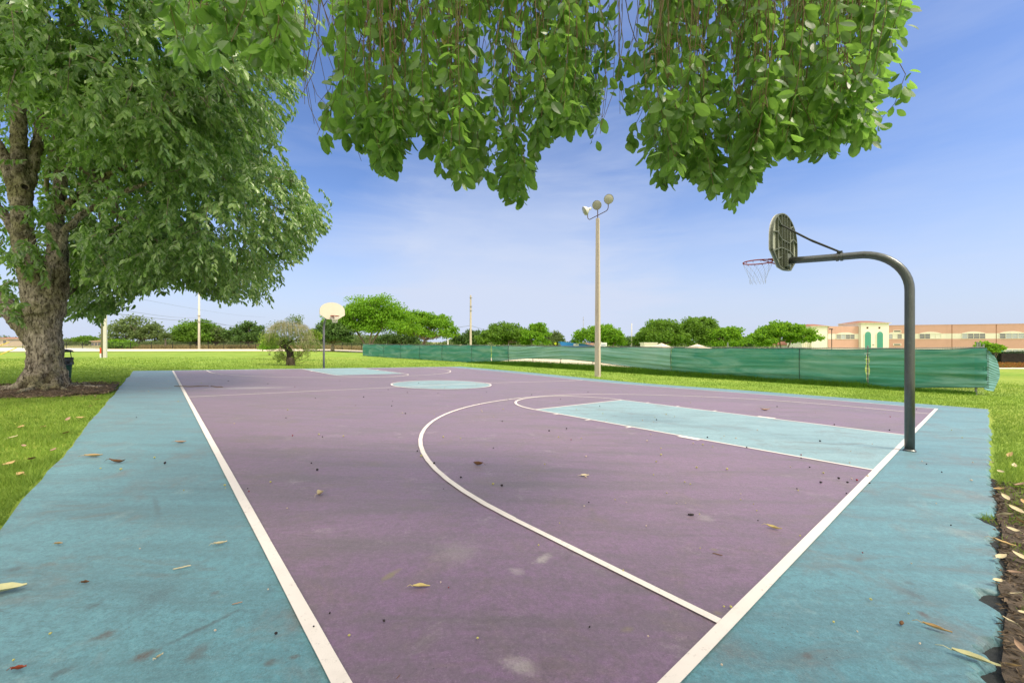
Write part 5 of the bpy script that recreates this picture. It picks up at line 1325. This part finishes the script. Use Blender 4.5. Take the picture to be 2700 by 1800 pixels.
# blue clad building with canopies, and a banner board
t = thing('blue_building', 'long low blue clad building with white notice and navy canopies beyond the green fence', 'building')
q0, q1 = px(1478, 900.3, 82), px(1567, 911.0, 82)
d = q1[:2] - q0[:2]
w6 = Wall(q0[:2], q1[:2])
z0_, z1_ = float(q0[2]), float(q1[2])
b = MB(); b.prism([(0, GB - .4), (w6.L, GB - .4), (w6.L, z1_), (w6.L * .72, float(px(0, 907, 82)[2])), (0, z0_)], -4, 0, w6.M()); b.build('wall', M['bluewall'], t)
ua, ub = w6.u(1512.5), w6.u(1525.5)
nb = MB(); w6.rect(nb, ua, ub, w6.z(1519, 911.5), w6.z(1519, 905.8), .01, .05); nb = nb.build('notice', M['white'], t)
b = MB()
for i, q in enumerate((.10, .26, .42, .60, .76)):
    w6.rect(b, ua + (ub - ua) * q, ua + (ub - ua) * (q + .09), w6.z(1519, 910.2), w6.z(1519, 907.0), .052, .06)
b.build('lettering', M['navy'], nb)
for a, c, yy in ((1500.5, 1524, 899), (1552, 1569, 900.5)):
    p0, p1 = px(a, yy, 87), px(c, yy - .6, 87)
    cb = MB(); cb.prism([(p0[0], p0[2] - .25), (p1[0], p1[2] - .25), (p1[0] - .1, p1[2] + .1), (p0[0] + .5, p0[2] + .15)], 85.5, 88.5, np.array([[1, 0, 0, 0], [0, 0, 1, 0], [0, 1, 0, 0], [0, 0, 0, 1]], float))
    c_ = cb.build('canopy', M['navy'], t)
    for xx in (p0[0] + .2, p1[0] - .2): MB().tube([(xx, 87, -2.4), (xx, 87, float(p0[2]) - .2)], .07, 6).build('canopy_post', M['white'], t)
b = MB(); p0, p1 = px(1548, 903.5, 90), px(1585, 908, 90); b.prism([(p0[0], GB), (p1[0], GB), (p1[0], float(p0[2])), (p0[0], float(p0[2]))], 90, 92, np.array([[1, 0, 0, 0], [0, 0, 1, 0], [0, 1, 0, 0], [0, 0, 0, 1]], float)); b.build('rear_wall', M['peach'], t)
t = thing('banner_board', 'white banner board with blue lettering right behind the floodlight pole', 'banner')
p0, p1 = px(1583, 903, 78), px(1600, 914, 78)
Mx = np.array([[1, 0, 0, 0], [0, 0, 1, 0], [0, 1, 0, 0], [0, 0, 0, 1]], float)
b = MB().prism([(p0[0], p1[2]), (p1[0], p1[2]), (p1[0], p0[2]), (p0[0], p0[2])], 78.0, 78.05, Mx); b = b.build('board', M['white'], t)
cu = bpy.data.curves.new('lettering', 'FONT'); cu.body = 'ADEMY'; cu.size = .40; cu.extrude = .004; cu.align_x = 'CENTER'; cu.materials.append(M['text_blue'])
tmp_ = bpy.data.objects.new('tmp', cu); COL.objects.link(tmp_); dg = bpy.context.evaluated_depsgraph_get(); me_ = bpy.data.meshes.new_from_object(tmp_.evaluated_get(dg)); bpy.data.objects.remove(tmp_)
o = bpy.data.objects.new('lettering', me_); COL.objects.link(o); o.location = ((p0[0] + p1[0]) / 2, 77.985, float(p1[2]) + .18); o.rotation_euler = (R_(90), 0, 0); o.scale = (.72, 1.15, 1); o.parent = b
for xx in (p0[0], p1[0]): MB().tube([(xx, 78.1, -2.4), (xx, 78.1, float(p0[2]) + .05)], .04, 6).build('post', M['galv'], t)
# houses on the skyline at far left
def house(lbl, x0, x1, yt_, ye, Y):
    t = thing('distant_house', lbl, 'house'); wl = Wall(px(x0, 900, Y)[:2], px(x1, 900, Y)[:2]); ze = float(px(0, ye, Y)[2]); zt_ = float(px(0, yt_, Y)[2])
    b = MB(); wl.rect(b, .4, wl.L - .4, -.8, ze, -8, 0); b.build('wall', M['housewall'], t); hip(wl, .4, wl.L - .4, ze + .13, zt_ - ze, 8, t, .5)
    for q in (.2, .5, .8): b = MB(); wl.rect(b, wl.L * q - .5, wl.L * q + .5, ze - 1.6, ze - .5, .004, .05); b.build('window', M['glass'], t)
house('tan house low on the skyline at the far left edge', -30, 23, 889.5, 893.5, 150)
house('tan house on the skyline close left of the pale utility pole', 238, 268, 896.5, 899.8, 158)
# clipped hedge and flower bed by the school
t = thing('hedge', 'clipped dark green hedge in front of the school at the right edge', 'hedge')
n = 22000; x = rng.uniform(0, 24, n); y = rng.uniform(0, 1.4, n); z = rng.uniform(0, 1.75, n)
f = rng.integers(0, 3, n); y = np.where(f == 0, rng.normal(0, .06, n), y); z = np.where(f == 1, 1.72 + rng.normal(0, .07, n) + .08 * vn(x * 1.2, 2.0), z)
hx = px(2631, 900, 67)[0]; P = np.stack([hx + x, 67 + y - x * .05, g(hx + x, 67 + y) + z], 1)
b = MB(); leaf4(b, P, rand_dirs(n), unit(rng.normal(size=(n, 3)) * .8 + [0, -.6, .6]), rng.uniform(.12, .22, n), .10); b.build('foliage', M['hedge'], t)
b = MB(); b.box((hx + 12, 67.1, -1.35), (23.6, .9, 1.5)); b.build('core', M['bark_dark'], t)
n = 9000; x = rng.uniform(58, 100, n); y = rng.uniform(54, 65.5, n); k = x > 58 + (y - 53.4) * 1.2; x, y = x[k], y[k]
b = MB(); m = len(x); leaf4(b, np.stack([x, y, g(x, y) + .05], 1), unit(rng.normal(size=(m, 3)) + [0, 0, 1.2]), rand_dirs(m), rng.uniform(.15, .4, m), .14)
kind(b.build('flower_bed', M['flower']), 'stuff', 'reddish ground cover bed before the hedge', 'flower bed')

# ================================================================== LITTER ON THE GROUND
def leaf_mesh(name, L, W, fold, bend, roll, mat, stem=.35):
    nu, nv = 9, 7; u = np.linspace(0, 1, nu)[:, None]; v = np.linspace(-1, 1, nv)[None]
    wd = W / 2 * np.clip(np.sin(np.pi * np.clip(u, .02, .985)) ** .75 * (1 - .25 * u), .002, None)
    th = roll * v * (.6 + .6 * u)
    X = L * (u - .5) + 0 * v; Yv = np.where(np.abs(th) < 1e-3, wd * v, wd * np.sin(th) / (np.abs(roll) * (.6 + .6 * u) + 1e-3))
    Zv = np.abs(v) * wd * fold + wd * (1 - np.cos(th)) / (np.abs(roll) + .3) + bend * L * ((u - .5) ** 2) * 1.6 + .006 * vn(u * 6, v * 2, roll)
    Zv = Zv - Zv.min()
    mb = MB().grid(X, Yv + .03 * L * np.sin(u * 4), Zv + .002)
    mb.tube([(-L / 2, 0, float(Zv[0, nv // 2]) + .002), (-L / 2 - L * stem * .5, .01, float(Zv[0, nv // 2]) * .7 + .006), (-L / 2 - L * stem, .03 * L, .004)], [.0022, .0016, .0012], 5)
    me_o = mb.build(name, M[mat], smooth=True); return me_o
def put(o, xd, yd, rz, tilt=(0, 0), dz=.008):
    x, y, z = on_ground_d(xd, yd); o.location = (x, y, z + dz); o.rotation_euler = (tilt[0], tilt[1], rz); return o
BIG = [
 (4, 1362, .19, .085, .3, .25, .8, 'dead_green', .5, 'large yellow green leaf on the blue margin, cut by the left picture edge', 'bottom left'),
 (215, 1050, .17, .06, .4, .3, 1.3, 'dead_tan', .35, 'curled tan leaf on the left blue margin, beside the dark brown one', 0),
 (270, 1064, .17, .055, .5, .6, 1.5, 'dead_brown', .1, 'arched dark brown leaf on the left blue margin', 0),
 (415, 1018, .13, .06, .3, .4, 1.1, 'dead_pink', .3, 'small pinkish leaf on the blue margin just left of the white sideline', 0),
 (506, 1252, .075, .028, .3, .4, 1.2, 'dead_cream', .6, 'small pale curled leaf lying alone in the middle of the blue margin', 0),
 (735, 1138, .085, .075, .7, .5, 1.6, 'dead_cream', 1.4, 'pale cupped leaf lying on the purple paint near the white sideline', 0),
 (968, 1351, .095, .032, .3, .15, 1.4, 'dead_yellow', .12, 'long yellow leaf lying in the middle of the near purple paint', 0),
 (1098, 1069, .12, .07, .7, .5, 1.5, 'dead_brown', 2.8, 'crumpled brown leaf inside the near three point line', 0),
 (1343, 1094, .10, .05, .2, .15, .5, 'dead_cream', .3, 'flat pale oval leaf inside the near three point arc below the blue key', 0),
 (1778, 1216, .10, .038, .4, .4, 1.4, 'dead_yellow', -.6, 'twisted yellowish leaf on purple paint near the near baseline', 0),
 (2152, 1448, .105, .026, .4, .2, 1.3, 'dead_tan', -.62, 'slim tan leaf on the right blue margin above the big pale one', 0),
 (2240, 1518, .15, .042, .3, .15, .9, 'dead_green', -.62, 'big pale green yellow leaf by the broken right edge of the court', 0),
 (44, 1541, .045, .02, .4, .4, 1.2, 'dead_red', .4, 'small red brown leaf in the bottom left corner of the blue margin', 0),
 (1757, 943, .26, .10, .3, .5, 1.0, 'dead_pink', .1, 'pinkish brown leaf on the purple strip beyond the near blue key', 0),
 (366, 1513, .028, .011, .3, .3, 1.0, 'dead_cream', 1.3, 'tiny cream leaf at the bottom of the left blue margin', 0),
 (135, 1252, .04, .02, .3, .3, 1.0, 'dead_tan', .3, 'tiny tan leaf near the left grass edge of the blue margin', 0),
 (196, 1342, .035, .02, .5, .4, 1.2, 'dead_brown', .3, 'tiny dark curled leaf on the left blue margin above the mud stains', 0),
]
for a in BIG:
    o = put(leaf_mesh('fallen_leaf', a[2], a[3], a[4], a[5], a[6], a[7]), a[0], a[1], a[8] if a[0] < 2000 else a[8], (.12, .05))
    tag(o, a[9], 'leaf', 'large leaves dropped on the court')
def stick(name, lbl, xd, yd, L, r, rz, mat, cat='twig'):
    x, y, z = on_ground_d(xd, yd); u = np.linspace(-.5, .5, 7)
    mb = MB().tube(np.stack([u * L, .06 * L * vn(u * 4, xd * .1), r + .3 * r * vn(u * 9, yd * .1) + .02 * L * np.abs(u)], 1), r * (1 - .4 * np.abs(u)), 6)
    mb.tube([(.1 * L, .02 * L, r), (.16 * L, .07 * L, r * 1.6)], r * .6, 5)
    o = mb.build(name, M[mat], smooth=True); o.location = (x, y, z + .006); o.rotation_euler = (0, 0, rz); return tag(o, lbl, cat)
stick('twig', 'pale broken twig on the left blue margin', 418, 1306, .085, .004, .55, 'dead_cream')
stick('twig', 'short brown twig near the white sideline, by the grey scuff', 545, 1388, .045, .0028, .5, 'dead_pink')
stick('twig', 'dark slender twig on purple paint right of the three point line', 1648, 1275, .06, .003, -.5, 'dead_brown')
stick('twig', 'long bent twig on the far left blue margin', 440, 888, 1.0, .012, .1, 'twig')
stick('twig', 'forked dark twig beside the far sideline on purple paint', 500, 889, .7, .012, -.5, 'twig')
stick('twig', 'thin dark twig at the bottom edge, left of the court corner', 915, 1352 + 205, .022, .0016, 1.1, 'dead_brown')
stick('bark_chip', 'black bark chip on purple paint right of the centre', 1587, 1185, .045, .009, -.1, 'berry_dark', 'bark chip')
stick('bark_chip', 'brown crumbled pod lying on the right blue margin', 2071, 1436, .022, .009, .6, 'dead_brown', 'pod')
# leaves lying in the grass and in the mulch
protos = [leaf_mesh('fallen_leaf', .13, .075, .25, .35, .55, m) for m in ('dead_pink', 'dead_tan', 'dead_brown', 'dead_cream')]
used = set()
def litter(xd, yd, lbl, grp, sc_=1.0, which=None, dz=.05):
    i = which if which is not None else rng.integers(4)
    if i in used: o = protos[i].copy(); COL.objects.link(o)
    else: o = protos[i]; used.add(i)
    put(o, xd, yd, rng.uniform(0, 6.28), (rng.normal() * .3, rng.normal() * .3), dz); o.scale = (sc_,) * 3
    return tag(o, lbl, 'leaf', grp)
gl = [(155, 967), (182, 964), (47, 986), (55, 1030), (122, 1040), (75, 1060), (48, 1096), (30, 1010), (100, 985), (20, 1072), (222, 921), (208, 936), (240, 905), (150, 1000), (90, 1008), (12, 1120), (60, 955), (175, 940), (120, 915), (205, 950), (15, 960), (130, 952), (70, 930), (30, 925), (232, 915), (165, 955), (140, 1030), (85, 1085), (28, 1140)]
for p in gl[:14]: litter(p[0], p[1], 'dry brown leaf lying in the grass left of the court', 'dry leaves in the left grass', rng.uniform(.5, .9), dz=.03)
ml = [(2334, 1327), (2338, 1377), (2318, 1440), (2342, 1500), (2305, 1258), (2325, 1225), (2345, 1290), (2300, 1290), (2290, 1345), (2335, 1180), (2310, 1150), (2345, 1120), (2300, 1090), (2330, 1075), (2340, 1205), (2312, 1190), (2348, 1420), (2330, 1545), (2296, 1130), (2280, 1068), (2320, 1050), (2348, 1160)]
for p in ml: litter(p[0], p[1], 'curled dry leaf lying on the dark mulch right of the court', 'dry leaves on the mulch', rng.uniform(.55, .9) * (1.0 if p[1] < 1300 else .62), int(rng.choice([0, 1, 3, 3])), .03)
for i, o in enumerate(protos):
    if i not in used: bpy.data.objects.remove(o)
# berries and seeds dropped from the trees
def berry(name, r, el, mat):
    v = np.linspace(0, np.pi, 8); mb = MB().lathe(np.c_[np.maximum(.0004, np.sin(v) * r * (1 + .08 * np.cos(3 * v))), r - np.cos(v) * r], 10)
    mb.V[-1][:, 0] *= el
    mb.tube([(r * el * .9, 0, r), (r * el * 1.35, .0008, r * 1.3)], [.0016, .001], 5)
    return mb.build(name, M[mat], smooth=True)
kinds = [(berry('fallen_berry', .0105, 1.25, 'berry_dark'), 'small dark dried berry fallen on the painted court', 'dark berries on the court', 62),
         (berry('fallen_fig', .0095, 1.2, 'berry_green'), 'small yellow green fig fallen on the painted court', 'yellow green figs on the court', 74),
         (berry('fallen_seed', .0085, 1.4, 'berry_pale'), 'small pale seed husk fallen on the painted court', 'pale seeds on the court', 56),
         (berry('fallen_fruit', .009, 1.3, 'berry_red'), 'small red fruit fallen on the painted court', 'red fruits on the court', 12)]
for o, lbl, grp, cnt in kinds:
    c = 0
    while c < cnt:
        xd = rng.uniform(0, 2270); yd = 875 + 690 * rng.random() ** 1.5
        x, y, z = on_ground_d(xd, yd); s, t_ = st_of(x, y)
        if not (-.78 < s < 24 and -1.25 < t_ < 16): continue
        if rng.random() > (.25 + .75 * np.exp(-((t_ - 5) / 5) ** 2)) * (1 if yd < 1180 else .28): continue
        q = o if c == 0 else o.copy()
        if c: COL.objects.link(q)
        q.location = (x, y, z + .010); q.rotation_euler = (rng.normal() * .2, rng.normal() * .2, rng.uniform(0, 6.28)); q.scale = (rng.uniform(.7, 1.3) * (.92 if yd < 1120 else .5),) * 3
        tag(q, lbl, 'berry' if 'berry' in lbl else 'seed' if 'seed' in lbl else 'fruit', grp); c += 1
# mulch chips, twig bits and weeds on the dark bed
n = 17000; s = -.915 - rng.random(n) ** 1.2 * 3.0; t_ = rng.uniform(-1.3, 6.6, n); x, y = xy_of(s, t_)
b = MB(); P = np.stack([x, y, g(x, y) + rng.uniform(-.008, .012, n)], 1); a = rng.normal(size=(n, 3)) * [1, 1, .10]
leaf4(b, P, unit(a), unit(rng.normal(size=(n, 3)) * .5 + [0, 0, 1]), rng.uniform(.015, .065, n), rng.uniform(.006, .018, n), .2)
kind(b.build('mulch_chips', M['mulch_chip']), 'stuff', 'dark wood chips and leaf bits of the mulch', 'mulch')
n = 15000; t0 = rng.uniform(1.2, 6.6, n); s = -.98 - rng.random(n) * .9; k = vn(s * 4, t0 * 2.2, 1.0) > .42; x, y = xy_of(s[k], t0[k])
kind(blades('mulch_weeds', M['blade'], x, y, rng.uniform(.02, .055, k.sum()), rng.uniform(.006, .010, k.sum())), 'stuff', 'sparse weeds in the mulch', 'weeds')
# little bits of soil litter under the big tree
n = 5200; q = rng.random(n) ** .5 * 2.3; a = rng.uniform(0, 6.28, n); x = TB[0] + q * np.cos(a) * 1.2; y = TB[1] + q * np.sin(a); S_, T_ = st_of(x, y); k = (T_ < -1.5) & (q > .5); x, y = x[k], y[k]; m = len(x)
b = MB(); leaf4(b, np.stack([x, y, g(x, y) + .03 + .06 * np.exp(-((q[k] - .3) / .9) ** 2)], 1), unit(rng.normal(size=(m, 3)) * [1, 1, .25]), unit(rng.normal(size=(m, 3)) * .5 + [0, 0, 1]), rng.uniform(.03, .12, m), rng.uniform(.012, .035, m), .2)
kind(b.build('soil_litter', M['mulch_chip']), 'stuff', 'dry leaf and bark litter round the big trunk', 'leaf litter')
SUN_E, SUN_A, SKY_S, EXPO = 1.7, 18.0, .15, 1.07
SKY_TINT = (.445, .49, .62, 1); CLOUD = (2.1, 2.35, 2.95, 1); FILL_CLOUD = (6.2, 5.9, 5.3, 1)
# ================================================================== CAMERA, LIGHT, SKY
cam = bpy.data.cameras.new('camera'); co = bpy.data.objects.new('camera', cam); COL.objects.link(co)
co.location = (0, 0, CZ); co.rotation_euler = (R_(90), 0, 0)
cam.sensor_width = 36; cam.lens = F / 2700 * 36; cam.clip_start = .05; cam.clip_end = 4000
scene.camera = co
SD = Vector((.50, -.30, .80)).normalized()
sun = bpy.data.lights.new('sun', 'SUN'); so = bpy.data.objects.new('sun', sun); COL.objects.link(so)
sun.energy = SUN_E; sun.angle = R_(SUN_A); sun.color = (1, .90, .74)
so.rotation_euler = (-SD).to_track_quat('-Z', 'Y').to_euler()
w = bpy.data.worlds.new('World'); scene.world = w; w.use_nodes = True
nt = w.node_tree; nt.nodes.clear()
wo = nt.nodes.new('ShaderNodeOutputWorld'); bg = nt.nodes.new('ShaderNodeBackground')
sky = nt.nodes.new('ShaderNodeTexSky'); sky.sky_type = 'NISHITA'; sky.sun_disc = False
sky.sun_elevation = math.asin(SD.z); sky.sun_rotation = math.atan2(SD.x, SD.y)
sky.air_density = 1.0; sky.dust_density = 1.2; sky.ozone_density = 2.5
tc = nt.nodes.new('ShaderNodeTexCoord')
sep = nt.nodes.new('ShaderNodeSeparateXYZ'); nt.links.new(tc.outputs['Generated'], sep.inputs[0])
# thin high cloud over the blue
mp = nt.nodes.new('ShaderNodeMapping'); mp.inputs['Scale'].default_value = (1.6, 1.6, 7.5); mp.inputs['Rotation'].default_value = (R_(9), R_(-12), R_(20)); nt.links.new(tc.outputs['Generated'], mp.inputs[0])
nz = nt.nodes.new('ShaderNodeTexNoise'); nz.inputs['Scale'].default_value = 1.5; nz.inputs['Detail'].default_value = 7; nz.inputs['Roughness'].default_value = .58; nz.inputs['Distortion'].default_value = .35
nt.links.new(mp.outputs[0], nz.inputs[0])
cr = nt.nodes.new('ShaderNodeValToRGB'); cr.color_ramp.elements[0].position = .45; cr.color_ramp.elements[1].position = .80
cr.color_ramp.elements[1].color = (.26, .26, .26, 1); nt.links.new(nz.outputs[0], cr.inputs[0])
hz = nt.nodes.new('ShaderNodeValToRGB'); nt.links.new(sep.outputs[2], hz.inputs[0])
e = hz.color_ramp.elements; e[0].position = 0; e[0].color = (.92, .92, .92, 1); e[1].position = .33; e[1].color = (0, 0, 0, 1)
ad_ = nt.nodes.new('ShaderNodeMath'); ad_.operation = 'ADD'; ad_.use_clamp = True
nt.links.new(cr.outputs[0], ad_.inputs[0]); nt.links.new(hz.outputs[0], ad_.inputs[1])
# soft bank of haze cloud low ahead
d3 = nt.nodes.new('ShaderNodeVectorMath'); d3.operation = 'DISTANCE'; nt.links.new(tc.outputs['Generated'], d3.inputs[0]); d3.inputs[1].default_value = (-.02, .97, .19)
a3 = nt.nodes.new('ShaderNodeMath'); a3.operation = 'MULTIPLY_ADD'; a3.inputs[1].default_value = -.35; nt.links.new(nz.outputs[0], a3.inputs[0]); nt.links.new(d3.outputs['Value'], a3.inputs[2])
c3 = nt.nodes.new('ShaderNodeValToRGB'); c3.color_ramp.elements[0].position = -.05; c3.color_ramp.elements[0].color = (.4, .4, .4, 1); c3.color_ramp.elements[1].position = .22; c3.color_ramp.elements[1].color = (0, 0, 0, 1); nt.links.new(a3.outputs[0], c3.inputs[0])
ad3 = nt.nodes.new('ShaderNodeMath'); ad3.operation = 'ADD'; ad3.use_clamp = True; nt.links.new(ad_.outputs[0], ad3.inputs[0]); nt.links.new(c3.outputs[0], ad3.inputs[1])
mx = nt.nodes.new('ShaderNodeMix'); mx.data_type = 'RGBA'
tint = nt.nodes.new('ShaderNodeMix'); tint.data_type = 'RGBA'; tint.blend_type = 'MULTIPLY'; tint.inputs[0].default_value = 1; tint.inputs[7].default_value = SKY_TINT
nt.links.new(sky.outputs[0], tint.inputs[6])
nt.links.new(ad3.outputs[0], mx.inputs[0]); nt.links.new(tint.outputs[2], mx.inputs[6]); mx.inputs[7].default_value = CLOUD
# bright broken cloud added out of view overhead and behind, as neutral fill light
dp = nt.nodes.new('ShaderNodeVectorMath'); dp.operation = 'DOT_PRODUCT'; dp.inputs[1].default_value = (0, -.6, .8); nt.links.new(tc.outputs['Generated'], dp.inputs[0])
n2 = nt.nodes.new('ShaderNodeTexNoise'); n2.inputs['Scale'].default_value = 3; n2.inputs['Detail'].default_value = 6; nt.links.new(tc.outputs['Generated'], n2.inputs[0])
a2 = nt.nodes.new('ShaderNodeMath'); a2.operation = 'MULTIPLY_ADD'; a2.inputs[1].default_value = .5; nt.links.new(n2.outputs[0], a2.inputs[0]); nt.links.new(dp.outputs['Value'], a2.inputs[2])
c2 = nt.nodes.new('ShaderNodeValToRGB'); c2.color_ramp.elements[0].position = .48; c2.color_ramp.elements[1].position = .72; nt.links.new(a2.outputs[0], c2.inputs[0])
m2 = nt.nodes.new('ShaderNodeMix'); m2.data_type = 'RGBA'; nt.links.new(c2.outputs[0], m2.inputs[0]); nt.links.new(mx.outputs[2], m2.inputs[6]); m2.inputs[7].default_value = FILL_CLOUD
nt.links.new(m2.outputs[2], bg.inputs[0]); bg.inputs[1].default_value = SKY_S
nt.links.new(bg.outputs[0], wo.inputs[0])
vs = scene.view_settings; scene.display_settings.display_device = 'sRGB'
vs.view_transform = 'Standard'; vs.look = 'None'; vs.exposure = EXPO; vs.gamma = 1; vs.use_curve_mapping = False
scene.cycles.max_bounces = 8; scene.cycles.transparent_max_bounces = 24; scene.cycles.diffuse_bounces = 4; scene.cycles.transmission_bounces = 4
scene.cycles.use_denoising = True
scene.cycles.caustics_reflective = False; scene.cycles.caustics_refractive = False
